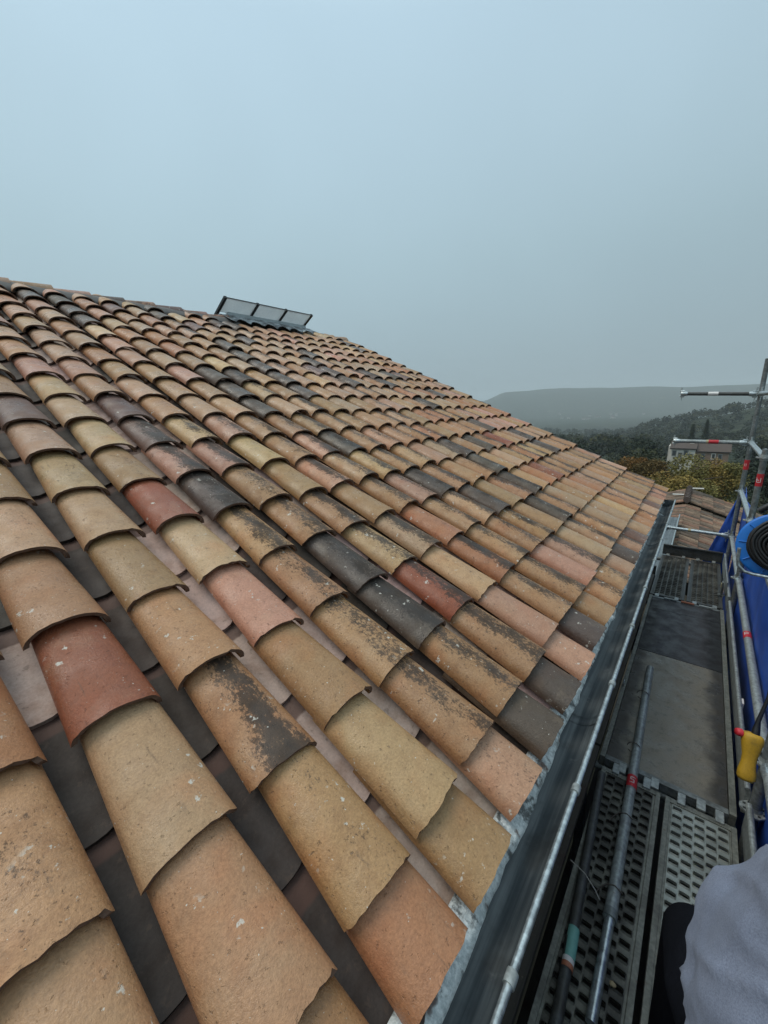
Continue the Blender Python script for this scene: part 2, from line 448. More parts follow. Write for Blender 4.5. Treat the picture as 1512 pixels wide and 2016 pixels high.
def hatch_mat():
    t = NT('phenolic hatch')
    p = t.obj()
    sp = t.n('ShaderNodeSeparateXYZ', {0: p})
    a = t.noise(p, 8, 5, 0.6); f = t.noise(p, 220, 3, 0.7)
    x = t.math('ADD', sp.outputs[0], t.math('MULTIPLY', t.math('SUBTRACT', a, 0.5), 0.14))
    c = t.mix(f, (0.030, 0.030, 0.033), (0.095, 0.092, 0.096))
    c = t.mix(t.math('MULTIPLY', t.sstep(t.noise(p, 22, 6, 0.75), 0.54, 0.66), 0.6), c, (0.022, 0.019, 0.017))
    c = t.mix(t.sstep(t.noise(p, 80, 2, 0.5), 0.735, 0.755), c, (0.30, 0.28, 0.25))
    c = t.mix(t.math('MULTIPLY', t.sstep(t.math('ABSOLUTE', x), 0.15, 0.23), 0.85), c, (0.014, 0.013, 0.013))
    t.bump(f, 0.0008, 0.4)
    return t.out(c, t.math('ADD', t.math('MULTIPLY', t.sstep(a, 0.35, 0.65), 0.35), 0.36), None, 0.3)
M['hatch'] = hatch_mat()
def plank_mat():
    t = NT('dirty wood')
    p = t.obj()
    g = t.noise(t.vmap(p, (60, 1.5, 60)), 1.0, 5, 0.6); a = t.noise(p, 6, 4); k = t.noise(p, 45, 4)
    c = t.mix(g, (0.022, 0.020, 0.016), (0.075, 0.064, 0.048))
    c = t.mix(t.sstep(a, 0.52, 0.68), c, (0.035, 0.018, 0.013))
    c = t.mix(t.math('MULTIPLY', t.sstep(k, 0.64, 0.72), 0.6), c, (0.14, 0.13, 0.09))
    t.bump(g, 0.004, 0.7)
    return t.out(c, 0.75)
M['plank'] = plank_mat()
def perf_mat(name, lo, hi, dirt):
    t = NT(name)
    p = t.geo()
    a = t.noise(p, 30, 5); b = t.noise(p, 7, 4); f = t.noise(p, 180, 4, 0.7)
    c = t.mix(a, lo, hi)
    c = t.mix(t.math('MULTIPLY', t.sstep(t.math('ADD', b, t.math('MULTIPLY', f, 0.25)), 0.45, 0.75), dirt), c, (0.020, 0.018, 0.015))
    c = t.mix(t.math('MULTIPLY', t.sstep(f, 0.66, 0.74), 0.4), c, (0.16, 0.15, 0.11))
    t.bump(f, 0.0012, 0.5)
    return t.out(c, t.math('ADD', t.math('MULTIPLY', a, 0.3), 0.3), 0.45)
M['perf'] = perf_mat('punched steel', (0.24, 0.265, 0.24), (0.52, 0.55, 0.51), 0.4)
M['perf_dirty'] = perf_mat('dirty punched steel', (0.065, 0.066, 0.056), (0.17, 0.165, 0.14), 0.85)
def tarp_mat():
    t = NT('blue tarpaulin')
    p = t.geo()
    a = t.noise(p, 5, 5); f = t.noise(p, 260, 2); k = t.noise(p, 30, 5)
    c = t.mix(t.sstep(a, 0.3, 0.7), (0.017, 0.070, 0.36), (0.032, 0.115, 0.52))
    c = t.mix(t.math('MULTIPLY', t.sstep(k, 0.58, 0.75), 0.25), c, (0.12, 0.15, 0.25))
    t.bump(t.math('ADD', t.math('MULTIPLY', f, 0.3), a), 0.006, 0.5)
    return t.out(c, 0.5)
M['tarp'] = tarp_mat()
def cloth_mat(name, lo, hi, sc=380):
    t = NT(name)
    p = t.obj()
    a = t.noise(p, 6, 4); f = t.noise(p, sc, 4, 0.8); k = t.noise(p, 90, 4, 0.7)
    c = t.mix(t.math('ADD', t.sstep(f, 0.25, 0.75), t.math('MULTIPLY', t.math('SUBTRACT', k, 0.5), 0.6)), lo, hi)
    c = t.mix(t.math('MULTIPLY', t.sstep(a, 0.4, 0.7), 0.3), c, [x * 0.72 for x in lo])
    t.bump(t.math('ADD', f, t.math('MULTIPLY', k, 0.6)), 0.002, 0.5)
    t.put(t.bsdf.inputs['Sheen Weight'], 0.06 if hi[0] > 0.1 else 0.0)
    return t.out(c, 0.9, 0.0, 0.25 if hi[0] > 0.1 else 0.05)
M['sweater'] = cloth_mat('heather jersey', (0.135, 0.158, 0.222), (0.255, 0.288, 0.378))
M['trouser'] = cloth_mat('black cotton', (0.004, 0.0045, 0.007), (0.011, 0.012, 0.016))
M['skin'] = plain('skin', (0.42, 0.24, 0.17), 0.5, 0, 0.2)
M['hair'] = plain('dark hair', (0.02, 0.015, 0.012), 0.6, 0, 0.4, 200, 0.003)
M['boot'] = plain('boot leather', (0.02, 0.018, 0.016), 0.6, 0, 0.4)
def attr_mat(name, rough=0.7, trans=0.0):
    t = NT(name)
    at = t.n('ShaderNodeAttribute', attribute_name='Col')
    return t.out(at.outputs['Color'], rough, 0.0, 0.2)
M['leaf'] = attr_mat('leaf')
M['bark'] = plain('bark', (0.07, 0.055, 0.042), 0.9, 0, 0.5, 20, 0.01)
def land_mat():
    t = NT('land')
    p = t.geo()
    a = t.noise(p, 0.012, 8, 0.65); f = t.noise(p, 0.09, 5, 0.7)
    c = t.mix(t.sstep(f, 0.35, 0.65), (0.016, 0.026, 0.016), (0.055, 0.065, 0.038))
    c = t.mix(t.math('MULTIPLY', t.sstep(a, 0.60, 0.68), 0.5), c, (0.16, 0.15, 0.10))
    d = t.n('ShaderNodeBump', {'Height': f, 'Distance': 9.0, 'Strength': 1.0}).outputs[0]
    t.put(t.bsdf.inputs['Normal'], d)
    return t.out(c, 0.95, 0, 0.1)
M['land'] = land_mat()
def old_tile():
    t = NT('old roof clay')
    at = t.n('ShaderNodeAttribute', attribute_name='Col').outputs['Color']
    p = t.geo()
    a = t.noise(p, 3, 5); f = t.noise(p, 14, 5, 0.7)
    c = t.mix(t.sstep(a, 0.4, 0.7), at, t.mix(1.0, at, (0.55, 0.55, 0.52), 'MULTIPLY'))
    c = t.mix(t.sstep(f, 0.55, 0.7), c, (0.035, 0.032, 0.026))
    t.bump(f, 0.02, 0.6)
    return t.out(c, 0.75)
M['old_tile'] = old_tile()
M['far_wall'] = plain('far render', (0.66, 0.62, 0.55), 0.9, 0, 0.35, 1.5, 0.02)
M['town_wall'] = plain('town render', (0.36, 0.34, 0.31), 0.9, 0, 0.2, 0.3, 0.02)
M['far_wall_warm'] = plain('far warm render', (0.28, 0.19, 0.14), 0.9, 0, 0.35, 1.5, 0.02)
M['far_roof'] = plain('far roof', (0.085, 0.064, 0.054), 0.9, 0, 0.5, 1.5, 0.05)
M['far_pane'] = plain('dark pane', (0.07, 0.075, 0.08), 0.2, 0, 0.2)
M['shutter'] = plain('grey shutter', (0.25, 0.25, 0.24), 0.7, 0, 0.2)
M['rod'] = plain('pale rod', (0.60, 0.58, 0.54), 0.6, 0, 0.2)

def set_cols(me, per_face):
    """per-face RGBA into a corner colour attribute"""
    ca = me.color_attributes.new('Col', 'FLOAT_COLOR', 'CORNER')
    buf = []
    for p in me.polygons:
        buf += list(per_face[p.index]) * p.loop_total
    ca.data.foreach_set('color', buf)

# ------------------------------------------------------------------ the house and its roof
U = 1.1
NN = Vector((0.40576056, 0, 0.91397941)); SV = Vector((-0.91397941, 0, 0.40576056)); EV = Vector((0, 1, 0))
RM = Matrix.Identity(4)
RO = V(0, 0, 0) - NN * U
for i in range(3):
    RM[i][0], RM[i][1], RM[i][2], RM[i][3] = EV[i], SV[i], NN[i], RO[i]
def roofw(x, y, z=0): return RM @ Vector((x, y, z))

house = empty('tiled_house', (-5.9, 2.0, 0))
tag(house, 'house under a wet terracotta canal tile roof that fills the foreground', 'house')
HI = Matrix.Translation((5.9, -2.0, 0))
VX1 = 5.39 * U                                # verge
X0 = -1.2
RIDGE = 5.17 * U
mb = MB()
mb.box((X0 - 1.5, -0.17 * U, -0.14), (VX1 - 0.03, RIDGE, -0.085))
roof = mb.build('roof', M['underlay'], house)
roof.matrix_basis = HI @ RM

CN = {'T': (0.365, 0.217, 0.113), 'B': (0.430, 0.285, 0.155), 'C': (0.54, 0.37, 0.225), 'P': (0.430, 0.242, 0.168), 'O': (0.370, 0.182, 0.092),
      'R': (0.270, 0.092, 0.050), 'G': (0.088, 0.066, 0.050), 'V': (0.15, 0.085, 0.065), 'K': (0.405, 0.262, 0.168)}
# what the photograph shows, tile by tile, for the near columns (from the eave up; lower case = soiled with black algae)
KNOWN = {-1: 'TTTOKTKTC', 0: 'OTBRTKTBT', 1: 'OTtTTKBPVTK', 2: 'TBTPCRTBKBP', 3: 'Pttttgpvvtpk', 4: 'Gtggttpbtkt', 5: 'GtrbtTBpkb',
         6: 'PPBkTptbk', 7: 'GtoOtbpt', 8: 'Tttbpbgt', 9: 'tPtbgttb', 10: 'bptgtbpt'}
def variant(seed, L, w0, w1, h0, h1, th, nu=18, nv=4, rough=0.006):
    MI = 1
    """half-round cover tile: lower (wide) end at y=0, narrower end up the slope"""
    q = random.Random(seed)
    mb = MB()
    ph = q.uniform(0, 99)
    lip = [rough * 0.8 * noise.noise(Vector((i * .35, ph, 0))) + q.uniform(-rough, rough) * 0.45 + (q.random() < 0.10) * q.uniform(0.0, rough * 1.3) for i in range(nu + 1)]
    sq = q.uniform(0.86, 0.98)
    skew = q.uniform(-0.006, 0.006)
    def P(i, j, off):
        a = math.pi * (1 - i / nu)
        t = j / nv
        w = (w0 + (w1 - w0) * t) / 2 - off; h = h0 + (h1 - h0) * t - off
        cx, sx = math.cos(a), math.sin(a)
        y = L * t
        if j == 0: y += lip[i] + skew * cx
        return (w * math.copysign(abs(cx) ** sq, cx), y, h * abs(sx) ** sq - (0.004 if off == 0 else 0.0))
    uv = []
    for off, flip in ((0.0, False), (th, True)):
        b = len(mb.v)
        vs = [P(i, j, off) for j in range(nv + 1) for i in range(nu + 1)]
        fs = []
        for j in range(nv):
            for i in range(nu):
                f = (j * (nu + 1) + i, j * (nu + 1) + i + 1, (j + 1) * (nu + 1) + i + 1, (j + 1) * (nu + 1) + i)
                fs.append(f if flip is False else f[::-1])
        mb.add(vs, [f[::-1] for f in fs] if False else fs, 0, True)
        uv += [(i / nu, j / nv) for j in range(nv + 1) for i in range(nu + 1)]
    def quadstrip(A, B, ua, ub, mi=0):
        vs, fs = [], []
        for k, (a, c) in enumerate(zip(A, B)):
            vs += [a, c]
            uv.extend([ua[k], ub[k]])
            if k: fs.append((2 * k - 2, 2 * k, 2 * k + 1, 2 * k - 1))
        mb.add(vs, fs, mi, False)
    o0 = [P(i, 0, 0) for i in range(nu + 1)]; i0 = [P(i, 0, th) for i in range(nu + 1)]
    uu = [(i / nu, 0.0) for i in range(nu + 1)]
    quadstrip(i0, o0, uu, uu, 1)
    o1 = [P(i, nv, 0) for i in range(nu + 1)]; i1 = [P(i, nv, th) for i in range(nu + 1)]
    quadstrip(o1, i1, uu, uu)
    for ii in (0, nu):
        A = [P(ii, j, 0) for j in range(nv + 1)]; B = [P(ii, j, th) for j in range(nv + 1)]
        ua = [(ii / nu, j / nv) for j in range(nv + 1)]
        if ii == 0: quadstrip(A, B, ua, ua)
        else: quadstrip(B, A, ua, ua)
    return mb, uv

def with_uv(me, uv):
    lay = me.uv_layers.new(name='UVMap')
    buf = []
    for l in me.loops: buf += list(uv[l.vertex_index])
    lay.data.foreach_set('uv', buf)
    return me

CW0, CW1, CL = 0.184 * U, 0.152 * U, 0.400
cov_var = [variant(100 + i, CL, CW0, CW1, 0.066, 0.053, 0.0135, 18, 4, 0.0030 + 0.0010 * (i % 4)) for i in range(9)]
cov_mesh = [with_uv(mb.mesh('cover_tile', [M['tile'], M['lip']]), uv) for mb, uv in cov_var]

def pan_variant(seed, L=0.42, w0=0.165, w1=0.185, nu=8, nv=3, th=0.014):
    q = random.Random(seed)
    mb = MB(); uv = []
    def P(i, j, off):
        s = -1 + 2 * i / nu; t = j / nv
        w = (w0 + (w1 - w0) * t) / 2
        y = L * t + (0.028 * abs(s) ** 3 if j == 0 else 0)
        return (s * w, y, -0.060 + 0.050 * abs(s) ** 2.6 - off)
    for off in (0.0, th):
        vs = [P(i, j, off) for j in range(nv + 1) for i in range(nu + 1)]
        mb.add(vs, [(j * (nu + 1) + i, j * (nu + 1) + i + 1, (j + 1) * (nu + 1) + i + 1, (j + 1) * (nu + 1) + i) for j in range(nv) for i in range(nu)], 0, True)
        uv += [(i / nu, j / nv) for j in range(nv + 1) for i in range(nu + 1)]
    vs, fs = [], []
    for i in range(nu + 1):
        vs += [P(i, 0, 0), P(i, 0, th)]; uv += [(i / nu, 0)] * 2
        if i: fs.append((2 * i - 2, 2 * i - 1, 2 * i + 1, 2 * i))
    mb.add(vs, fs, 0, False)
    return mb, uv
pan_var = [pan_variant(i) for i in range(3)]
pan_mesh = [with_uv(mb.mesh('channel_tile', M['pan']), uv) for mb, uv in pan_var]

def shade(c, q, a=0.12):
    k = q.uniform(1 - a, 1 + a)
    return tuple(min(0.62, x * k * q.uniform(0.95, 1.05)) for x in c)

covers, pans = [], []
NROW = 18
runs = {}
for k in range(-5, 24):
    q = random.Random(1000 + k)
    grey_run = 0
    for r in range(0, NROW + 1):
        xs = U * (0.104 + 0.2206 * k + 0.09) + q.uniform(-0.004, 0.004)
        ys = U * (-0.035 + 0.3125 * (r - 1)) + q.uniform(-0.008, 0.008)
        if r == 0: ys = U * -0.190 + q.uniform(-0.006, 0.006)
        if ys > RIDGE - 0.22: continue
        if ys > RIDGE - 0.50 and 3.35 < xs < 5.15: continue        # lead apron of the roof light
        ks = KNOWN.get(k, '')
        if r < len(ks): ch = ks[r]
        else:
            up_left = max(0.0, min(1.0, (r - 5) / 9.0))
            n1 = noise.noise(Vector((k * 0.83, r * 0.17, 4.0)))
            pg = 0.035 + (0.62 if n1 > 0.26 else 0.0)
            z = q.random()
            if z < pg: ch = 'G' if q.random() < .7 else 'g'
            else: ch = q.choices('TtBbPpOoRCKktV', (24, 20, 5, 5, 12, 9, 7, 8, 1.5, 1.5, 18, 14, 8, 4))[0]
        if r >= len(ks):
            n2 = noise.noise(Vector((k * 0.45, r * 0.22, 11.0)))
            if n2 > 0.10 and q.random() < .75: ch = ch.lower()
            elif n2 < 0.0 and q.random() < .8: ch = ch.upper()
        soil = 0.0 if ch.isupper() else q.uniform(0.7, 1.0)
        if ch.isupper(): soil = q.choice((0.0, 0.1, 0.3, 0.45))
        if r > 7 and k < 8: soil *= 0.45
        c = shade(CN[ch.upper()], q)
        if ch.upper() not in 'GV': c = (c[0] * 1.03, c[1], c[2] * 0.93)
        if ch in 'tob' and q.random() < .5: c = tuple(0.6 * a + 0.4 * b for a, b in zip(c, CN['O']))
        zl = -0.016 if r == 0 else 0.0
        m = Matrix.Translation((xs, ys, zl)) @ Matrix.Rotation(R(q.gauss(0, 0.9)), 4, 'Z') @ Matrix.Rotation(-math.atan2(0.021, CL) + q.uniform(-.006, .006), 4, 'X') @ Matrix.Rotation(R(q.gauss(0, 1.2)), 4, 'Y')
        m = m @ Matrix.Diagonal((q.uniform(0.97, 1.03), 1.0, q.uniform(0.88, 1.08), 1.0))
        covers.append((m, q.randrange(9), (*c, soil)))
    # channel tiles between this column and the next
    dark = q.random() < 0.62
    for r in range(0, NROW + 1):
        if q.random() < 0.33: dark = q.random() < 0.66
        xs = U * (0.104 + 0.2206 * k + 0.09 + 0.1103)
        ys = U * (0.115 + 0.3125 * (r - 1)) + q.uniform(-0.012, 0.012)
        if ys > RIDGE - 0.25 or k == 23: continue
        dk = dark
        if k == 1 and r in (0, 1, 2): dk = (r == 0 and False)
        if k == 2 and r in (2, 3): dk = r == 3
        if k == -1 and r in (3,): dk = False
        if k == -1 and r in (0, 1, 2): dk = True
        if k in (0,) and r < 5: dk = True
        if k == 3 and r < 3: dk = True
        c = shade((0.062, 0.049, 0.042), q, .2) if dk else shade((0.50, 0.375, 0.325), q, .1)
        m = Matrix.Translation((xs, ys, 0.0)) @ Matrix.Rotation(R(q.gauss(0, 0.8)), 4, 'Z') @ Matrix.Rotation(-math.atan2(0.017, 0.42), 4, 'X')
        pans.append((m, q.randrange(3), (*c, q.random())))

def rank(item, half=0.17):
    w = RM @ (item[0] @ Vector((0, half, 0.03)))
    p = pix(w)
    if not p: return 0
    inside = -60 < p[0] < 1570 and -60 < p[1] < 2080
    return (1.0 if inside else 0.001) / (w - V(0, 0, 0)).length_squared

def lay(items, meshes, variants, name, jname, jmat, label_stuff):
    items = sorted(items, key=rank, reverse=True)
    for m, vi, c in items[:300]:
        o = inst(name, meshes[vi], roof, m)
        o.color = c
    rest = items[300:]
    if rest:
        mb = MB(); uvs = []; fc = []
        for m, vi, c in rest:
            b, uv = variants[vi]
            n0 = len(mb.f)
            vs = [m @ Vector(v) for v in b.v]
            base = len(mb.v)
            mb.v += [tuple(v) for v in vs]
            for f, sm, mi in zip(b.f, b.sm, b.m):
                mb.f.append(tuple(base + i for i in f)); mb.m.append(mi); mb.sm.append(sm)
            uvs += uv
            fc += [c] * len(b.f)
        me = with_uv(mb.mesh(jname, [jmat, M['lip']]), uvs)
        set_cols(me, fc)
        o = bpy.data.objects.new(jname, me); COL.objects.link(o); o.parent = roof
        o['kind'] = 'stuff'
lay(covers, cov_mesh, cov_var, 'cover_tile', 'distant_cover_tiles', M['tile_joined'], '')
lay(pans, pan_mesh, pan_var, 'channel_tile', 'distant_channel_tiles', M['pan_joined'], '')

# ridge: mortar bed, half-round ridge tiles laid along it
mb = MB()
def ridge_bed(u, v):
    x = X0 + (3.30 * U - X0) * u
    n_ = noise.noise(Vector((x * 6, v * 4, 1)))
    y = RIDGE - 0.16 + 0.15 * v + 0.03 * n_ * (1 - v)
    return (x, y, 0.034 - 0.045 * (1 - v) ** 2 + 0.010 * n_)
mb.grid(ridge_bed, 90, 4)
mb.build('ridge_mortar', M['mortar'], roof, 0.02)
rv_var = [variant(300 + i, 0.40, 0.20, 0.165, 0.092, 0.075, 0.015, 14, 4, 0.003) for i in range(3)]
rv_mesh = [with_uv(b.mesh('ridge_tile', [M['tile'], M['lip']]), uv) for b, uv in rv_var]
q = random.Random(55)
x = -1.0
UPR = Vector((SV[2], NN[2], 0))                 # world up written in roof coordinates (y, z)
tilt = math.atan2(0.40576, 0.91398)
while x < 3.12 * U:
    m = Matrix.Translation((x + 0.41, RIDGE + 0.015, -0.022 + q.uniform(-.004, .004))) @ Matrix.Rotation(tilt, 4, 'X') @ Matrix.Rotation(R(90 + q.gauss(0, .7)), 4, 'Z') @ Matrix.Rotation(math.atan2(-0.016, 0.4), 4, 'X')
    o = inst('ridge_tile', rv_mesh[q.randrange(3)], roof, m)
    o.color = (*[0.8 * c_ for c_ in shade(CN[q.choice('TKPPV')], q)], q.choice((0.2, 0.4, 0.7)))
    x += 0.3105 * U
# far ridge run beyond the roof light
x = 4.75 * U
while x < VX1 - 0.3:
    m = Matrix.Translation((x + 0.41, RIDGE + 0.02, -0.05)) @ Matrix.Rotation(tilt, 4, 'X') @ Matrix.Rotation(R(90 + q.gauss(0, .7)), 4, 'Z') @ Matrix.Rotation(math.atan2(-0.016, 0.4), 4, 'X')
    o = inst('ridge_tile', rv_mesh[q.randrange(3)], roof, m)
    o.color = (*shade(CN[q.choice('TKB')], q), 0.4)
    x += 0.3105 * U

# back slope and walls
bx = roofw(0, RIDGE, 0).x; bz = roofw(0, RIDGE, -0.05).z
mb = MB()
mb.add([(bx, X0 - 1.5, bz), (bx, VX1, bz), (bx - 5.6, VX1, bz - 2.5), (bx - 5.6, X0 - 1.5, bz - 2.5)], [(0, 1, 2, 3)])
o = mb.build('back_slope', M['far_roof'], house, 0.08); o.matrix_basis = HI
mb = MB()
ez = roofw(0, -0.17 * U, -0.15).z
xw = -0.52
zz = ez + (xw - roofw(0, -0.17 * U, 0).x) * -0.444
for y0_, y1_ in ((X0 - 1.4, VX1 - 0.12),):
    mb.add([(xw, y0_, 0), (xw, y1_, 0), (xw, y1_, zz), (xw, y0_, zz), (bx - 5.3, y0_, 0), (bx - 5.3, y1_, 0), (bx - 5.3, y1_, bz - 2.6), (bx - 5.3, y0_, bz - 2.6), (bx, y0_, bz - 0.16), (bx, y1_, bz - 0.16)],
           [(0, 1, 2, 3), (5, 4, 7, 6), (1, 5, 6, 9, 2), (4, 0, 3, 8, 7)])
o = mb.build('wall', M['stucco'], house); o.matrix_basis = HI

# gutter
GX, GZ, GR = -0.243, -1.138, 0.083
GY0, GY1 = -1.6, 5.57
mb = MB()
def gut(u, v):
    y = GY0 + (GY1 - GY0) * v
    a = math.pi * (1.0 + u)
    w = 0.003 * noise.noise(Vector((y * 2.2, u * 3, 2.0)))
    return V(GX + (GR + w) * math.cos(a), y, GZ + (GR * 0.95 + w) * math.sin(a) + 0.004 * noise.noise(Vector((y * 0.6, 0, 0))))
mb.grid(gut, 14, 120)
mb.add([V(GX + GR * math.cos(math.pi * (1 + i / 14)), GY1, GZ + GR * 0.95 * math.sin(math.pi * (1 + i / 14))) for i in range(15)], [tuple(range(15))])
gutter = mb.build('gutter', M['zinc'], house, 0.002); gutter.matrix_basis = HI
mb = MB()
mb.tube([V(GX + GR + 0.002, GY0 + (GY1 - GY0) * i / 60, GZ + 0.003 + 0.003 * noise.noise(Vector((i * 0.7, 0, 5)))) for i in range(61)], 0.0085, 10)
mb.build('gutter_bead', M['galv_bright'], gutter)
for y in (-0.55, 0.0, 0.557, 1.075, 1.66, 2.21, 2.76, 3.31, 3.87, 4.43, 4.98):
    mb = MB()
    mb.tube([V(GX + GR + 0.002, y - 0.013, GZ + 0.003), V(GX + GR + 0.002, y + 0.013, GZ + 0.003)], 0.0125, 10)
    pts = [V(GX + (GR + 0.006) * math.cos(math.pi * (1 + i / 8)), y, GZ + (GR + 0.004) * math.sin(math.pi * (1 + i / 8))) for i in range(9)]
    mb.tube(pts, 0.006, 6)
    mb.build('gutter_bracket', M['galv'], gutter)
# seams where two lengths of gutter overlap
for y in (1.44, 3.92):
    mb = MB()
    mb.grid(lambda u, v: V(GX + (GR - 0.0035) * math.cos(math.pi * (1.02 + 0.96 * u)), y + 0.05 * v, GZ + (GR * 0.95 - 0.0035) * math.sin(math.pi * (1.02 + 0.96 * u))), 12, 1)
    mb.build('gutter_seam', M['zinc'], gutter, 0.0015)
# the torn white strip hanging from the eave into the gutter
mb = MB()
def strip(u, v):
    y = -1.5 + (5.50 + 1.5) * v
    n = noise.noise(Vector((y * 5, 1, 3))) * 0.5 + noise.noise(Vector((y * 19, 2, 3))) * 0.3
    wd = 0.074 - 0.016 * min(1.0, max(0.0, (y - 0.2) / 2.0))
    x = -0.315 + u * (wd + 0.022 * n)
    z = -1.118 - 0.035 * u * u + 0.010 * noise.noise(Vector((y * 9, u * 3, 7))) * u
    return V(x, y, z)
mb.grid(strip, 5, 260)
mb.build('eave_flashing', M['flash'], house, 0.003).matrix_basis = HI
# loose folded scrap of zinc on the far end of the gutter
mb = MB()
mb.grid(lambda u, v: V(-0.30 + 0.10 * u, 4.55 + 0.12 * v, -1.10 + 0.02 * math.sin(3 * u) - 0.02 * v), 4, 3)
mb.build('flashing_tab', M['zinc'], house, 0.002).matrix_basis = HI

# roof light on the ridge
PX = -5.80
rl = MB()
rl.box(V(PX - 0.5, 3.56, 1.22), V(PX - 0.02, 5.05, 1.435), 0, 0.01)
rlo = rl.build('roof_light', M['lead'], house); rlo.matrix_basis = HI
rlo['label'] = 'low lead-clad roof light on the ridge with three tilted pale panes'
mb = MB()
def skirt(u, v):
    y = 3.42 + 1.68 * u
    n = noise.noise(Vector((y * 7, 3, 0))) * 0.5 + 0.5 * noise.noise(Vector((y * 17, 3, 4)))
    d = 0.10 + 0.07 * (0.5 + 0.5 * math.sin(y * 2 * math.pi / (0.2206 * U))) + 0.03 * n
    X = PX - 0.01 + (0.20 + d) * v
    bed = 1.374 - 0.444 * (X + 5.8) + 0.062 + 0.016 * math.cos((y - 0.224) * 2 * math.pi / (0.2206 * U)) * v
    k_ = min(1.0, v * 1.8)
    return V(X, y, 1.408 + (bed - 1.408) * k_ + 0.014 * noise.noise(Vector((y * 12, v * 5, 0))))
mb.grid(skirt, 60, 6)
mb.build('lead_skirt', M['lead'], rlo, 0.004)
mb = MB(); mb.box(V(PX - 0.04, 3.58, 1.400), V(PX + 0.04, 5.07, 1.462), 0, 0.006)
mb.build('kerb_cap', M['zinc_light'], rlo)
A_, B_ = Vector((PX, 0, 1.452)), Vector((PX + 0.235, 0, 1.590))
nrm = Vector((-(B_ - A_).z, 0, (B_ - A_).x)).normalized()
for i in range(3):
    ya, yb = 3.45 + 0.535 * i, 3.45 + 0.535 * i + 0.495
    mb = MB()
    P4 = [V(A_.x, ya + .02, A_.z), V(A_.x, yb + .02, A_.z), V(B_.x, yb + .02, B_.z), V(B_.x, ya + .02, B_.z)]
    o4 = [p + nrm * 0.012 for p in P4]
    mb.add(P4 + o4, [(3, 2, 1, 0), (4, 5, 6, 7), (0, 1, 5, 4), (1, 2, 6, 5), (2, 3, 7, 6), (3, 0, 4, 7)])
    mb.build('pane', M['pane'], rlo)
    for e_, k_ in ((A_, -1), (B_, 1)):
        mb = MB(); mb.tube([V(e_.x, ya + .02, e_.z) + nrm * .008, V(e_.x, yb + .02, e_.z) + nrm * .008], 0.007, 6); mb.build('pane_edge', M['black'], rlo)
for i in range(4):
    yc = 3.445 + 0.535 * i
    e0 = A_ + (A_ - B_) * (0.35 if i == 0 else 0.02); e1 = B_ + (B_ - A_) * 0.02
    mb = MB()
    P4 = [V(e0.x, yc - .02, e0.z), V(e0.x, yc + .02, e0.z), V(e1.x, yc + .02, e1.z), V(e1.x, yc - .02, e1.z)]
    a4 = [p - nrm * 0.010 for p in P4]; b4 = [p + nrm * 0.026 for p in P4]
    mb.add(a4 + b4, [(3, 2, 1, 0), (4, 5, 6, 7), (0, 1, 5, 4), (1, 2, 6, 5), (2, 3, 7, 6), (3, 0, 4, 7)])
    mb.build('glazing_bar', M['black'], rlo)
mb = MB(); mb.box(V(PX - 0.30, 5.08, 1.15), V(PX + 0.03, 5.68, 1.385), 0, 0.03)
mb.build('ridge_stone', M['stone'], house).matrix_basis = HI

# a white chip of mortar lying in a channel
cp = roofw(0.036 * U, 0.433 * U, -0.045)
def pebble(name, at, r, mat, label, cat, seed):
    q = random.Random(seed)
    bm = bmesh.new(); bmesh.ops.create_icosphere(bm, subdivisions=2, radius=r)
    for v in bm.verts: v.co = Vector((v.co.x * 1.3, v.co.y, v.co.z * 0.7)) * (1 + 0.35 * noise.noise(v.co * (1.6 / r) + Vector((seed, 0, 0))))
    me = bpy.data.meshes.new(name); bm.to_mesh(me); bm.free(); me.materials.append(mat)
    o = bpy.data.objects.new(name, me); COL.objects.link(o); o.location = at
    return tag(o, label, cat)
pebble('mortar_chip', cp, 0.0065, M['chip'], 'small white mortar chip lying in a dark channel between two tile rows', 'chip', 3)

# ------------------------------------------------------------------ scaffold
DZ = -2.1
SX = 0.455
LV = (0.035, -0.535, -1.130, -1.720)
scaf = empty('scaffold', V(SX, 2.33, -H))
tag(scaf, 'galvanised steel scaffold with guard rails standing along the eave', 'scaffold')
SI = Matrix.Translation(-scaf.location)
def sbuild(mb, name, mats, parent=None):
    o = mb.build(name, mats, parent or scaf)
    if parent is None: o.matrix_basis = SI
    return o
def rosette(p, parent, mat=None):
    mb = MB()
    n = 24
    prof = []
    rim = []
    for k in range(n):
        a = 2 * math.pi * k / n
        r_ = 0.058 if (k % 6) in (0, 1, 5) else 0.050
        rim.append((math.cos(a) * r_, math.sin(a) * r_))
    lo = [(p[0] + x, p[1] + y, p[2] - 0.005) for x, y in rim]; hi = [(p[0] + x, p[1] + y, p[2] + 0.005) for x, y in rim]
    mb.add(lo + hi, [tuple(range(n))[::-1], tuple(range(n, 2 * n))] + [(k, (k + 1) % n, n + (k + 1) % n, n + k) for k in range(n)])
    for k in range(8):                           # the punched openings, as dark recessed plates
        a = 2 * math.pi * (k + .5) / 8
        c = (p[0] + math.cos(a) * 0.041, p[1] + math.sin(a) * 0.041, p[2] + 0.0055)
        mb.box((c[0] - .006, c[1] - .006, c[2] - .0005), (c[0] + .006, c[1] + .006, c[2] + .0005), 1)
    mb.lathe([(0.030, -0.03), (0.030, 0.03)], p, (0, 0, 1), 16)
    return mb.build('rosette', [mat or M['galv'], M['black']], parent)
def band(p, ax, r, w, mat, parent, name='tape_band'):
    mb = MB(); ax = Vector(ax).normalized()
    mb.tube([Vector(p) - ax * w / 2, Vector(p) + ax * w / 2], r, 16, 0, False)
    return mb.build(name, mat, parent)
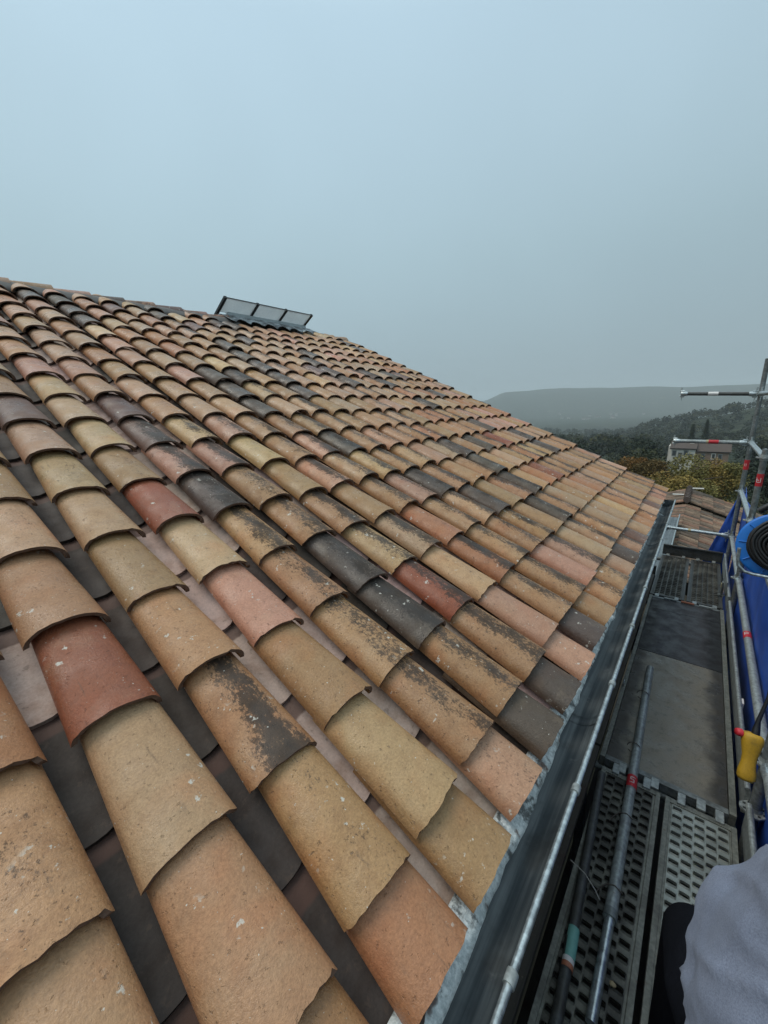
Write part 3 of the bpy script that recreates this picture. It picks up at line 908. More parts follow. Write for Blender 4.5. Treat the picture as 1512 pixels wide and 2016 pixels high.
def glyph(strokes, p, ax, facing, r, sc, parent):
    """white print wrapped round a tube: strokes are polylines (u along the tube, v round it)"""
    ax = Vector(ax).normalized(); f = (Vector(facing) - ax * Vector(facing).dot(ax)).normalized(); s = ax.cross(f)
    mb = MB()
    for st in strokes:
        pts = []
        for (u0, v0), (u1, v1) in zip(st, st[1:]):
            for k in range(5):
                t = k / 4
                uu, vv = (u0 + (u1 - u0) * t) * sc, (v0 + (v1 - v0) * t) * sc
                a = vv / r
                pts.append(Vector(p) + ax * uu + (f * math.cos(a) + s * math.sin(a)) * r)
        pts = [a for i, a in enumerate(pts) if i == 0 or (a - pts[i - 1]).length > 1e-5]
        mb.tube(pts, 0.0021, 6)
    return mb.build('print', M['white'], parent)
TR = 0.0242
def standard(x, y, z0, z1, mat, tops):
    mb = MB()
    mb.tube([V(x, y, z0), V(x, y, z1)], TR, 16)
    mb.lathe([(0.0, 0), (0.07, 0), (0.07, 0.008), (0.0, 0.008)], V(x, y, z0), (0, 0, 1), 4, 0, False)
    o = sbuild(mb, 'standard', mat)
    for z in tops: rosette(V(x, y, z), o)
    return o
p_end = standard(SX, 6.50, -H, 0.42, M['galv_dull'], LV)
p_mid = standard(SX, 4.93, -H, -0.46, M['galv_dull'], LV[1:])
p_near = standard(SX, 2.33, -H, -0.46, M['galv_dull'], LV[1:] + (-2.02,))
p_back = standard(SX, -0.30, -H, -0.46, M['galv_dull'], LV[1:])
for yy in (-0.30, 2.33, 4.93, 6.50): standard(-0.30, yy, -H, -2.30, M['galv_dark'], ())
band(V(SX, 6.5, -0.80), (0, 0, 1), TR + .0012, 0.12, M['red'], p_end)
band(V(SX, 4.93, -0.74), (0, 0, 1), TR + .0012, 0.115, M['red'], p_mid)
glyph([[(-.9, -.6), (.9, -.6)], [(-.9, .2), (.9, .2)]], V(SX, 6.5, -0.80), (0, 0, 1), (-0.3, -1, 0.2), TR + .0022, 0.018, p_end)
glyph([[(.9, -.7), (-.9, -.7), (-.9, .6), (.9, .6)], [(0.0, -.7), (0.0, .1)]], V(SX, 4.93, -0.74), (0, 0, 1), (-0.3, -1, 0.2), TR + .0022, 0.022, p_mid)

def head(p, dr, parent, mat):
    """cast wedge head at a tube end, clamped on the rosette; dr points from the tube to the standard"""
    dr = Vector(dr).normalized()
    mb = MB()
    mb.tube([Vector(p) - dr * 0.05, Vector(p) - dr * 0.012, Vector(p) + dr * 0.018], [0.027, 0.031, 0.026], 10)
    side = dr.cross(Vector((0, 0, 1)))
    c = Vector(p) + dr * 0.012
    for dz in (0.030, -0.030):
        q4 = c + Vector((0, 0, dz))
        mb.tube([q4 - dr * 0.030, q4 + dr * 0.014], [0.014, 0.011], 8)
    mb.tube([c + Vector((0, 0, 0.075)) + dr * 0.004, c + Vector((0, 0, 0.02)), c - Vector((0, 0, 0.085)) - dr * 0.008], [0.010, 0.0085, 0.004], 6)
    return mb.build('wedge_head', mat, parent)
def rail(name, a, b, mat, r=TR, heads=True):
    mb = MB(); a, b = Vector(a), Vector(b)
    mb.tube([a, b], r, 14)
    o = sbuild(mb, name, mat)
    if heads:
        head(a, a - b, o, M['galv_bright']); head(b, b - a, o, M['galv_bright'])
    return o
t1 = rail('transom', V(-0.285, 6.5, LV[0] + .03), V(SX - .055, 6.5, LV[0] - .002), M['galv_dark'], 0.022)
t2 = rail('transom', V(-0.285, 6.5, LV[1] + .004), V(SX - .055, 6.5, LV[1]), M['galv'], 0.023)
t3 = rail('transom', V(-0.235, 6.5, LV[3] + .008), V(SX - .055, 6.5, LV[3]), M['galv_bright'], 0.021)
band(V(0.02, 6.5, LV[0] + .017), (1, 0, -.04), 0.0232, 0.10, M['white'], t1)
band(V(0.105, 6.5, LV[1] + .002), (1, 0, 0), 0.0242, 0.10, M['red'], t2)
band(V(0.045, 6.5, LV[1] + .003), (1, 0, 0), 0.0242, 0.022, M['tan'], t2)
band(V(0.02, 6.5, LV[3] + .005), (1, 0, 0), 0.0222, 0.03, M['tan'], t3)
for ya, yb in ((2.33, 4.93), (4.93, 6.50), (-0.30, 2.33)):
    for li, z in enumerate(LV[1:]):
        if z > -1.0 and ya < 4.0: continue
        if ya < 2 and z > -1.5: continue
        mat = M['galv'] if z < -1.5 else M['galv_bright']
        o = rail('guard_rail', V(SX, ya + .055, z), V(SX, yb - .055, z), mat)
        if z < -1.5 and ya == 2.33:
            band(V(SX, 3.67, z), (0, 1, 0), TR + .0012, 0.10, M['red'], o)
            glyph([[(-.9, -.6), (.9, -.6), (.9, .6)], [(0, -.6), (0, .5)]], V(SX, 3.67, z), (0, 1, 0), (-0.3, 0, 1), TR + .002, 0.022, o)
rail('guard_rail', V(SX, 6.44, LV[0]), V(SX, 4.98, LV[0]), M['galv_bright'])
# deck bearers under the planks
for yy in (-0.30, 2.33, 4.93, 6.50):
    rail('bearer', V(-0.30, yy, DZ - 0.085), V(SX - .05, yy, DZ - 0.085), M['galv_dull'], 0.0242, False)
# toe boards: outer run, and the end board
def toe(y0_, y1_, x_=0.418):
    mb = MB()
    mb.box(V(x_, y0_, DZ - 0.01), V(x_ + 0.022, y1_, DZ + 0.135), 0, 0.003)
    mb.tube([V(x_ + 0.006, y0_, DZ + 0.140), V(x_ + 0.006, y1_, DZ + 0.140)], 0.013, 10)
    mb.tube([V(x_ + 0.030, y0_, DZ + 0.05), V(x_ + 0.030, y1_, DZ + 0.05)], 0.008, 8)
    return sbuild(mb, 'toe_board', M['galv'])
tb = toe(2.38, 4.88); toe(4.98, 6.46); toe(-0.25, 2.28)
mb = MB(); mb.box(V(0.432, 3.16, DZ + 0.04), V(0.449, 3.22, DZ + 0.138), 0, 0.001); mb.build('sticker', M['white'], tb)
mb = MB()
mb.box(V(-0.235, 6.515, DZ - 0.01), V(0.408, 6.545, DZ + 0.135), 0, 0.004)
mb.box(V(-0.235, 6.500, DZ + 0.120), V(0.408, 6.514, DZ + 0.142), 0, 0.004)
te = sbuild(mb, 'toe_board', M['galv_dark'])
mb = MB()                                         # clamp that pins the outer toe board near the end
mb.box(V(0.372, 5.30, DZ + 0.02), V(0.386, 5.36, DZ + 0.17), 0, 0.003); mb.box(V(0.352, 5.30, DZ + 0.012), V(0.408, 5.34, DZ + 0.026), 0, 0.003)
mb.box(V(0.404, 5.25, DZ + 0.05), V(0.416, 6.3, DZ + 0.20), 1, 0.003)
mb.box(V(0.366, 5.31, DZ + 0.11), V(0.371, 5.35, DZ + 0.15), 2)
sbuild(mb, 'toe_board_clamp', [M['galv_dull'], M['galv'], M['tan']])

# perforated planks
def deck(name, x0, x1, y0, y1, mat, fmat, label, cols=5, pitch=0.052, hooks=(True, True)):
    t = empty(name, V((x0 + x1) / 2, (y0 + y1) / 2, DZ)); tag(t, label, 'scaffold plank', 'steel scaffold planks')
    T = Matrix.Translation(-t.location)
    fr = MB(); fw = 0.022
    for xa in (x0, x1 - fw):
        fr.box(V(xa, y0, DZ - 0.055), V(xa + fw, y1, DZ + 0.002), 0, 0.002)
    for k in range(2):                            # pressed rib next to the edge channel
        xa = x0 + fw if k == 0 else x1 - fw - 0.010
        fr.box(V(xa, y0, DZ - 0.02), V(xa + 0.010, y1, DZ - 0.006), 0, 0.001)
    fr.box(V(x0 + fw, y0, DZ - 0.05), V(x1 - fw, y0 + 0.03, DZ + 0.001), 0, 0.002)
    fr.box(V(x0 + fw, y1 - 0.03, DZ - 0.05), V(x1 - fw, y1, DZ + 0.001), 0, 0.002)
    o = fr.build('edge_channel', fmat, t); o.matrix_basis = T
    pm = MB()
    xa, xb = x0 + fw + 0.010, x1 - fw - 0.010
    ya, yb = y0 + 0.03, y1 - 0.03
    n = int((yb - ya) / pitch)
    cw = (xb - xa) / cols; ch = (yb - ya) / n
    K = 12
    for j in range(n):
        for i in range(cols):
            st_ = (i % 2) * 0.5
            if st_ and j == n - 1: continue
            cx, cy = xa + (i + .5) * cw, ya + (j + .5 + st_) * ch
            cell, hole, lip, down = [], [], [], []
            for k in range(K):
                a = 2 * math.pi * (k + .5) / K
                ca, sa = math.cos(a), math.sin(a)
                m_ = max(abs(ca), abs(sa))
                cell.append(V(cx + cw / 2 * ca / m_, cy + ch / 2 * sa / m_, DZ - 0.004))
                hl, hw = cw * 0.385, ch * 0.19
                ex = math.copysign(min(1, abs(ca) * 1.25) ** 0.75, ca) * hl; ey = math.copysign(min(1, abs(sa) * 1.25) ** 0.6, sa) * hw
                lip.append(V(cx + ex * 1.14, cy + ey * 1.6, DZ - 0.0035)); hole.append(V(cx + ex, cy + ey, DZ + 0.0028)); down.append(V(cx + ex * .98, cy + ey * .96, DZ - 0.011))
            vs = cell + lip + hole + down
            fs = []
            for l in range(3):
                for k in range(K): fs.append((l * K + k, l * K + (k + 1) % K, (l + 1) * K + (k + 1) % K, (l + 1) * K + k))
            pm.add(vs, fs)
    for i in range(cols):                         # blank half cells at the ends of the staggered columns
        if i % 2:
            for yq in (ya, yb - ch / 2):
                pm.add([V(xa + i * cw, yq, DZ - .004), V(xa + (i + 1) * cw, yq, DZ - .004), V(xa + (i + 1) * cw, yq + ch / 2, DZ - .004), V(xa + i * cw, yq + ch / 2, DZ - .004)], [(0, 1, 2, 3)])
    o = pm.build('perforated_plate', mat, t); o.matrix_basis = T
    for end, on in ((y0, hooks[0]), (y1, hooks[1])):
        if not on: continue
        for hx in (x0 + 0.05, x1 - 0.085):
            hk = MB(); s_ = -1 if end == y0 else 1
            yy0, yy1 = sorted((end - s_ * 0.02, end + s_ * 0.055))
            hk.box(V(hx, yy0, DZ - 0.004), V(hx + 0.036, yy1, DZ + 0.012), 0, 0.004)
            yy0, yy1 = sorted((end + s_ * 0.045, end + s_ * 0.057))
            hk.box(V(hx, yy0, DZ - 0.05), V(hx + 0.036, yy1, DZ + 0.008), 0, 0.003)
            o = hk.build('hook', M['galv'], t); o.matrix_basis = T
    return t
deck('scaffold_plank', 0.104, 0.398, -0.22, 2.245, M['perf'], M['frame'], 'bright perforated steel plank under the person, beside the outer toe board')
deck('scaffold_plank', -0.205, 0.082, -0.22, 2.245, M['perf_dirty'], M['frame'], 'grimy perforated steel plank below the loose tubes, next to the gutter')
deck('scaffold_plank', -0.235, 0.075, 4.99, 6.45, M['perf_dirty'], M['galv_dark'], 'short perforated plank at the far deck end, on the gutter side')
deck('scaffold_plank', 0.095, 0.395, 4.99, 6.45, M['perf_dirty'], M['galv_dark'], 'short perforated plank at the far deck end, on the tarpaulin side')

# plywood deck with trapdoor
pd = empty('hatch_deck', V(0.085, 3.62, DZ)); tag(pd, 'plywood scaffold deck with a dark trapdoor at its far end', 'scaffold deck')
T = Matrix.Translation(-pd.location)
def local_build(mb, name, mat, parent, T):
    o = mb.build(name, mat, parent); o.matrix_basis = T; return o
for xa, xb in ((-0.232, -0.205), (0.370, 0.400)):
    mb = MB(); mb.box(V(xa, 2.31, DZ - 0.06), V(xb, 4.94, DZ + 0.012), 0, 0.003); local_build(mb, 'side_frame', M['frame'], pd, T)
for ya, yb in ((2.31, 2.345), (4.90, 4.94)):
    mb = MB(); mb.box(V(-0.204, ya, DZ - 0.05), V(0.369, yb, DZ + 0.004), 0, 0.003); local_build(mb, 'end_frame', M['galv_dull'], pd, T)
def sheet(name, x0, x1, y0, y1, mat, z=0.0, cy=None):
    mb = MB()
    c = Vector(((x0 + x1) / 2, (y0 + y1) / 2 if cy is None else cy, 0))
    mb.box((x0 - c.x, y0 - c.y, -0.012), (x1 - c.x, y1 - c.y, 0.0), 0, 0.0015)
    o = mb.build(name, mat, pd)
    o.location = V(c.x, c.y, DZ + z) - pd.location
    return o
sheet('plywood_sheet', -0.203, 0.368, 2.347, 3.716, M['ply'], cy=3.45)
sheet('trapdoor', -0.203, 0.368, 3.722, 4.62, M['hatch'], 0.001)
sheet('plywood_sheet', -0.203, 0.368, 4.626, 4.898, M['hatch'], 0.0)
for hx in (-0.10, 0.05, 0.20):
    mb = MB(); mb.tube([V(hx, 4.915, DZ + 0.012), V(hx + 0.11, 4.915, DZ + 0.012)], 0.012, 8)
    local_build(mb, 'hinge', M['galv'] if hx != 0.05 else M['orange'], pd, T)
for hx in (-0.13, 0.03, 0.235):
    mb = MB(); mb.box(V(hx, 2.25, DZ - 0.003), V(hx + 0.04, 2.322, DZ + 0.013), 0, 0.004)
    local_build(mb, 'hook', M['galv'], pd, T)
# screw eye on the side frame
mb = MB()
ce = V(-0.219, 3.09, DZ + 0.045)
mb.tube([ce + Vector((0, 0.016 * math.cos(a), 0.016 * math.sin(a))) for a in [2 * math.pi * i / 14 for i in range(15)]], 0.0035, 6, 0, False)
mb.tube([ce - Vector((0, 0, 0.016)), V(-0.219, 3.09, DZ + 0.008)], 0.0035, 6)
local_build(mb, 'screw_eye', M['galv_bright'], pd, T)

# wooden board between wall and planks
mb = MB(); mb.box((-0.105, -1.75, -0.025), (0.105, 1.75, 0.025), 0, 0.004)
wb = mb.build('wooden_board', M['plank']); wb.location = V(-0.350, 0.62, DZ - 0.01)
tag(wb, 'dark dirty wooden board in the gap under the gutter', 'board')
mb = MB(); mb.box((-0.105, -1.6, -0.025), (0.105, 1.6, 0.025), 0, 0.004)
wb = mb.build('wooden_board', M['plank']); wb.location = V(-0.350, 4.00, DZ - 0.02)
tag(wb, 'dark board under the far half of the gutter, beside the trapdoor', 'board')
mb = MB(); mb.box(V(-0.46, -0.5, -4.16), V(0.43, 6.5, -4.11), 0, 0.004)  # unseen panel added under the planks so their slots read dark
lo = mb.build('slot_backing', M['plank'], scaf); lo.matrix_basis = SI

# loose tubes on the deck
def loose_tube(label, pts, r, mat, ties, extras):
    t = empty('scaffold_tube', Vector(pts[0])); tag(t, label, 'scaffold tube', 'loose tubes on the deck')
    T = Matrix.Translation(-t.location)
    mb = MB(); mb.tube(pts, r, 16)
    local_build(mb, 'pipe', mat, t, T)
    for y, rr, open_ in ties:
        a, b = Vector(pts[0]), Vector(pts[-1])
        f = (y - a.y) / (b.y - a.y); c = a + (b - a) * f
        d = (b - a).normalized(); s_ = d.cross(Vector((0, 0, 1)))
        mb = MB()
        if open_:
            P_ = [c + s_ * -0.03 + Vector((0, 0, 0.012)), c + Vector((0, 0.004, 0.0275)), c + s_ * 0.028 + Vector((0, 0.004, 0.012)), c + s_ * 0.05 + Vector((0, -0.015, -0.004)), c + s_ * 0.065 + Vector((0, -0.045, -0.018))]
        else:
            P_ = [c + s_ * (0.018 + math.cos(q_) * rr) * 1.0 + Vector((0, 0.02 * math.sin(q_ * 1), 0.010 + math.sin(q_) * rr * 0.62)) for q_ in [2 * math.pi * i / 18 for i in range(17)]]
        mb.tube(P_, 0.0032, 6)
        local_build(mb, 'tie_wire', M['wire'], t, T)
    for fn in extras: fn(t, T)
    return t
zt = DZ + 0.0255
def ex1(t, T):
    ax = Vector((0.09, -2.2, 0))
    p = V(-0.052, 2.19, zt)
    o = band(p, ax, TR + .0012, 0.085, M['red'], t, 'tape_band'); o.matrix_basis = T
    o = glyph([[(.9, .55), (.9, -.5), (.1, -.5), (.1, .35), (-.75, .45), (-.9, -.5)]], p, (0.04, 1, 0), (0.05, 0.0, 1), TR + .002, 0.021, t); o.matrix_basis = T
    mb = MB(); mb.tube([V(-0.034, 1.475, zt), V(-0.034, 1.44, zt)], [0.026, 0.0265], 14); o = mb.build('collar', M['galv_dull'], t); o.matrix_basis = T
    mb = MB(); mb.tube([V(-0.0335, 1.44, zt), V(-0.030, 1.08, zt)], 0.0185, 12); o = mb.build('spigot', M['galv_bright'], t); o.matrix_basis = T
loose_tube('grey tube with red 5 tape lying along the middle of the deck', [V(-0.083, 3.42, zt), V(-0.034, 1.44, zt)], TR, M['galv'],
           ((3.02, 0.036, False), (2.46, 0.034, False), (1.95, 0.03, True), (1.56, 0.03, True)), (ex1,))
def ex2(t, T):
    ax = Vector((-0.08, 1.1, 0))
    for p, w, m_ in ((V(-0.137, 1.262, zt - .001), 0.11, M['teal']), (V(-0.134, 1.198, zt - .001), 0.018, M['white']), (V(-0.133, 1.180, zt - .001), 0.018, M['orange'])):
        o = band(p, ax, 0.0213, w, m_, t); o.matrix_basis = T
loose_tube('dull thin tube with teal painted band beside the gutter edge', [V(-0.196, 2.16, zt - .003), V(-0.105, 0.70, zt - .003)], 0.020, M['galv_dark'], (), (ex2,))
mb = MB()
mb.tube([V(-0.215, 1.545, -2.035), V(-0.15, 1.51, -2.012), V(-0.10, 1.475, -2.02), V(-0.078, 1.462, -2.04)], 0.0022, 6)
tag(mb.build('wire_strand', M['pale_wire']), 'thin pale wire strand lying across the dull teal-banded tube', 'wire')
pebble('tan_pebble', V(0.012, 1.245, DZ + 0.006), 0.009, M['pebble'], 'small tan pebble on the grimy perforated plank', 'pebble', 9)

# blue tarpaulin hung outside the rails
mb = MB()
def tarp(u, v):
    y = -1.2 + 7.75 * u
    z = -1.10 - 3.2 * v
    x = 0.500 + 0.035 * noise.noise(Vector((y * 1.3, z * 0.8, 0))) + 0.012 * noise.noise(Vector((y * 5, z * 2, 3))) + (0.0 if v > 0.02 else -0.02)
    return V(x, y, z + (0.018 * math.sin(y * 4.0) if v < 0.01 else 0))
mb.grid(tarp, 110, 40)
def flap(u, v):
    top = V(0.475, 6.57, -1.10); bl = V(0.215, 6.62, -2.16); br = V(0.50, 6.56, -2.4)
    p = top + (bl - top) * v + (br - bl) * u * v
    return p + Vector((0, 0.03 * noise.noise(Vector((u * 4, v * 4, 9))), 0))
mb.grid(flap, 10, 14)
tp = mb.build('tarpaulin', M['tarp'], None, 0.004)
tag(tp, 'blue tarpaulin hung outside the scaffold guard rails', 'tarpaulin')

# ------------------------------------------------------------------ cable reel
rc = V(0.418, 2.96, -0.812)
reel = empty('cable_reel', rc); tag(reel, 'blue plastic cable reel wound with black cable, hung on the guard rail', 'cable reel')
T = Matrix.Translation(-rc)
ax = Vector((-0.10, -0.93, 0.22)).normalized()        # axis, pointing at the walkway end
mb = MB()
def disc(mb, o, r0, r1, th, mi=0):
    mb.lathe([(r0, 0), (r1 - .012, 0), (r1, 0.004), (r1, th - .004), (r1 - .012, th), (r0, th), (r0, 0)], o, ax, 48, mi)
disc(mb, rc - ax * 0.07, 0.03, 0.192, 0.012)
for k in range(10):
    a = 2 * math.pi * k / 10
    u_ = ax.cross(Vector((0, 0, 1))).normalized(); w_ = ax.cross(u_)
    d_ = u_ * math.cos(a) + w_ * math.sin(a)
    mb.tube([rc - ax * 0.057 + d_ * 0.06, rc - ax * 0.056 + d_ * 0.178], 0.004, 6)
local_build(mb, 'flange', M['blue_plastic'], reel, T)
mb = MB(); mb.lathe([(0.0, -.055), (0.055, -.055), (0.055, 0.08), (0.0, 0.08)], rc, ax, 28)
local_build(mb, 'drum', M['cable'], reel, T)
mb = MB()
for layer, rr in enumerate((0.080, 0.096, 0.112, 0.127, 0.142)):
    for k in range(9 - (layer > 3)):
        o_ = rc + Vector((0.012, 0, 0.010)) + ax * (-0.048 + 0.0150 * k + 0.006 * (layer % 2)) + Vector((rnd.uniform(-.002, .002), 0, rnd.uniform(-.002, .002)))
        u_ = ax.cross(Vector((0, 0, 1))).normalized(); w_ = ax.cross(u_)
        mb.tube([o_ + (u_ * math.cos(a) + w_ * math.sin(a)) * (rr + 0.003 * math.sin(2 * a + k * 1.7 + layer) + 0.002 * math.sin(5 * a + k)) for a in [2 * math.pi * i / 40 for i in range(41)]], 0.0085, 8, 0, False)
local_build(mb, 'cable_coil', M['cable'], reel, T)
mb = MB(); disc(mb, rc + ax * 0.085, 0.02, 0.060, 0.010); local_build(mb, 'front_plate', M['cable'], reel, T)
u_ = ax.cross(Vector((0, 0, 1))).normalized(); w_ = Vector((0, 0, 1))
mb = MB()
L_ = -u_ if (-u_).x < 0 else u_
fr_ = rc + ax * 0.12
pts = [fr_ + L_ * 0.165 + w_ * -0.035, fr_ + L_ * 0.162 + w_ * -0.10, fr_ + L_ * 0.155 + w_ * -0.135, fr_ + L_ * 0.125 + w_ * -0.165, fr_ + L_ * 0.09 + w_ * -0.172, fr_ - L_ * 0.12 + w_ * -0.172, fr_ - L_ * 0.16 + w_ * -0.14, fr_ - L_ * 0.17 + w_ * 0.0, fr_ - L_ * 0.12 + w_ * 0.17, fr_ + w_ * 0.21]
mb.tube(pts, 0.0085, 10)
mb.tube([rc + w_ * 0.165 + L_ * 0.07 - ax * .03, rc + w_ * 0.20 + L_ * 0.055 - ax * .03], 0.010, 8)
local_build(mb, 'stand', M['galv_bright'], reel, T)
mb = MB()
hb = rc + w_ * 0.235
mb.tube([hb + L_ * 0.12 - w_ * .045, hb + L_ * 0.075, hb - L_ * 0.14 + w_ * .012], 0.017, 12)
local_build(mb, 'handle', M['cable'], reel, T)
mb = MB(); mb.tube([hb + L_ * 0.085 - w_ * .006, hb + L_ * 0.055 + w_ * .002], 0.0205, 12)
mb.tube([hb + L_ * 0.025 - w_ * .02, hb - L_ * 0.07 - w_ * .055], 0.014, 10)
local_build(mb, 'grip_ring', M['red'], reel, T)

# ------------------------------------------------------------------ yellow pendant control
pt, pb = V(0.306, 1.845, -1.262), V(0.303, 1.77, -1.420)
pen = empty('pendant_control', pb); tag(pen, 'yellow hoist pendant control with red button hanging on a black cable', 'remote control')
T = Matrix.Translation(-pb)
def blob_chain(path, name, mat, parent, T, nseg=20):
    """smooth oval body lofted through (centre, half width, half depth) stations"""
    mb = MB(); rings = []
    d = (path[-1][0] - path[0][0]).normalized()
    sx = Vector((1, 0.15, 0)); sx = (sx - d * sx.dot(d)).normalized(); sy = d.cross(sx)
    for c, a, b in path:
        rings.append([c + sx * math.copysign(abs(math.cos(t)) ** .8, math.cos(t)) * a + sy * math.copysign(abs(math.sin(t)) ** .8, math.sin(t)) * b for t in [2 * math.pi * k / nseg for k in range(nseg)]])
    vs = [p for r_ in rings for p in r_]
    fs = [(i * nseg + k, i * nseg + (k + 1) % nseg, (i + 1) * nseg + (k + 1) % nseg, (i + 1) * nseg + k) for i in range(len(rings) - 1) for k in range(nseg)]
    mb.add(vs, fs, 0, True)
    mb.add(rings[0], [tuple(range(nseg))[::-1]]); mb.add(rings[-1], [tuple(range(nseg))])
    return local_build(mb, name, mat, parent, T)
L0 = pb - pt
body = blob_chain([(pt + L0 * f, a, b) for f, a, b in ((-0.02, .018, .016), (0.0, .028, .025), (.05, .033, .028), (.15, .033, .028), (.32, .028, .024), (.48, .022, .020), (.62, .022, .020), (.8, .027, .023), (.93, .028, .023), (.99, .023, .019), (1.0, .012, .010))], 'housing', M['yellow'], pen, T)
body['label'] = 'yellow rubber housing'
mb = MB(); b0 = pt + L0 * 0.06 + Vector((-0.034, -0.004, 0.004)); mb.lathe([(0.0, 0.018), (0.012, 0.018), (0.015, 0.010), (0.015, 0.0)], b0, (-0.9, -0.35, 0.15), 16)
local_build(mb, 'button', M['red'], pen, T)
mb = MB()
tops = [pt - L0 * 0.0 + Vector((0.006, 0, 0)), pt - L0 * 0.12 + Vector((.006, 0.0, 0)), pt - L0 * 0.30 + Vector((.008, 0.004, 0)), V(0.327, 1.885, -1.12), V(0.338, 1.95, -1.00), V(0.36, 2.15, -0.80), V(0.40, 2.55, -0.70), V(0.43, 2.9, -0.67)]
mb.tube(tops, [0.013, 0.012, 0.0075, 0.0055, 0.0055, 0.0055, 0.0055, 0.0055], 10)
local_build(mb, 'cord', M['cable'], pen, T)

# ------------------------------------------------------------------ the person at the lower right
def skin_mesh(name, pts, edges, root, mat, parent, sub=2):
    me = bpy.data.meshes.new(name)
    me.from_pydata([tuple(V(*p[:3])) for p in pts], edges, [])
    o = bpy.data.objects.new(name, me); COL.objects.link(o)
    md = o.modifiers.new('skin', 'SKIN'); md.use_smooth_shade = True
    for i, p in enumerate(pts):
        sv = me.skin_vertices[0].data[i]
        sv.radius = (p[3], p[4] if len(p) > 4 else p[3]); sv.use_root = (i == root)
    s2 = o.modifiers.new('sub', 'SUBSURF'); s2.levels = sub; s2.render_levels = sub
    dg = bpy.context.evaluated_depsgraph_get()
    nm = bpy.data.meshes.new_from_object(o.evaluated_get(dg))
    o.modifiers.clear()
    o.data = nm
    nm.materials.clear(); nm.materials.append(mat)
    nm.polygons.foreach_set('use_smooth', [True] * len(nm.polygons))
    if parent:
        o.parent = parent; o.matrix_basis = Matrix.Translation(-parent.location)
    return o
person = empty('person', V(0.24, 1.05, DZ))
tag(person, 'person in grey-blue sweatshirt and black trousers leaning on the guard rail', 'person')
SK = [(.285, .74, -1.16, .105), (.30, .74, -1.02, .11), (.33, .755, -.86, .12), (.37, .775, -.70, .085), (.405, .80, -.60, .05), (.43, .82, -.52, .055), (.445, .835, -.43, .085), (.455, .845, -.36, .06),  # 0-7 spine, head
      (.195, .79, -1.19, .085), (.168, 1.13, -1.48, .055), (.18, 1.10, -2.02, .036), (.19, 1.22, -2.06, .035),                                # 8-11 left leg
      (.36, .76, -1.19, .085), (.36, .93, -1.60, .055), (.355, .90, -2.02, .036), (.36, 1.04, -2.06, .035),                                    # 12-15 right leg
      (.26, .79, -.76, .06), (.248, .945, -1.02, .042), (.395, 1.165, -1.08, .030), (.44, 1.22, -1.085, .026),                                   # 16-19 left arm
      (.49, .74, -.74, .06), (.60, .86, -.98, .042), (.50, 1.08, -1.06, .030), (.465, 1.13, -1.075, .026)]                                     # 20-23 right arm
SE = [(0, 1), (1, 2), (2, 3), (3, 4), (4, 5), (5, 6), (6, 7), (0, 8), (8, 9), (9, 10), (10, 11), (0, 12), (12, 13), (13, 14), (14, 15), (3, 16), (16, 17), (17, 18), (18, 19), (3, 20), (20, 21), (21, 22), (22, 23)]
# fingers: short chains rooted in each palm, curled over the tarpaulin's edge
def fingers(base, wrist, side):
    d = (Vector(base) - Vector(wrist)).normalized(); s_ = Vector((side * 0.5, -side * 0.2, 0)).normalized()
    for k, ln in enumerate((0.070, 0.078, 0.073, 0.058)):
        b = Vector(base) + s_ * (k - 1.5) * 0.019
        i0 = len(SK)
        for j, (f, dz) in enumerate(((0.35, 0.006), (0.75, -0.008), (1.0, -0.032))):
            p = b + d * ln * f + Vector((0, 0, dz)); SK.append((p.x, p.y, p.z, .0085 - .001 * j))
        SE.extend([(19 if side > 0 else 23, i0), (i0, i0 + 1), (i0 + 1, i0 + 2)])
    b = Vector(wrist) + d * 0.02
    i0 = len(SK)
    for j, f in enumerate((0.03, 0.055)):
        p = b + Vector((-side * f, f * 0.6, -0.01 * j)); SK.append((p.x, p.y, p.z, .009))
    SE.extend([(18 if side > 0 else 22, i0), (i0, i0 + 1)])
fingers(SK[19][:3], SK[18][:3], 1); fingers(SK[23][:3], SK[22][:3], -1)
skin_mesh('body', SK, SE, 0, M['skin'], person)
# face and hair sit on the head, looking along the walkway
hc = V(.45, .838, -.40)
mb = MB()
for sx in (-1, 1):
    mb.lathe([(0.0, 0.006), (0.009, 0.004), (0.012, 0.0)], hc + Vector((sx * .030, .083, .010)), (0, 1, 0), 12)
o = mb.build('eye', M['white'], person); o.matrix_basis = Matrix.Translation(-person.location)
mb = MB(); mb.tube([hc + Vector((0, .086, .012)), hc + Vector((0, .104, -.022)), hc + Vector((0, .088, -.030))], [.007, .013, .010], 8)
mb.tube([hc + Vector((-.022, .085, -.052)), hc + Vector((0, .092, -.054)), hc + Vector((.022, .085, -.052))], [.003, .006, .003], 8)
for sx in (-1, 1): mb.tube([hc + Vector((sx * .084, .0, .02)), hc + Vector((sx * .094, -.008, .0)), hc + Vector((sx * .084, .0, -.03))], [.006, .011, .006], 8)
o = mb.build('nose_mouth_ear', M['skin'], person); o.name = 'facial_feature'; o.matrix_basis = Matrix.Translation(-person.location)
bm = bmesh.new(); bmesh.ops.create_icosphere(bm, subdivisions=4, radius=0.105)
bmesh.ops.delete(bm, geom=[v for v in bm.verts if v.co.z < -0.02 + 0.5 * max(0, v.co.y)], context='VERTS')
for v in bm.verts: v.co = Vector((v.co.x * .92, v.co.y * 1.0 - .008, v.co.z * 1.12 + .012)) * (1 + 0.05 * noise.noise(v.co * 60))
me = bpy.data.meshes.new('hair'); bm.to_mesh(me); bm.free(); me.materials.append(M['hair'])
o = bpy.data.objects.new('hair', me); COL.objects.link(o); o.parent = person; o.location = hc - person.location
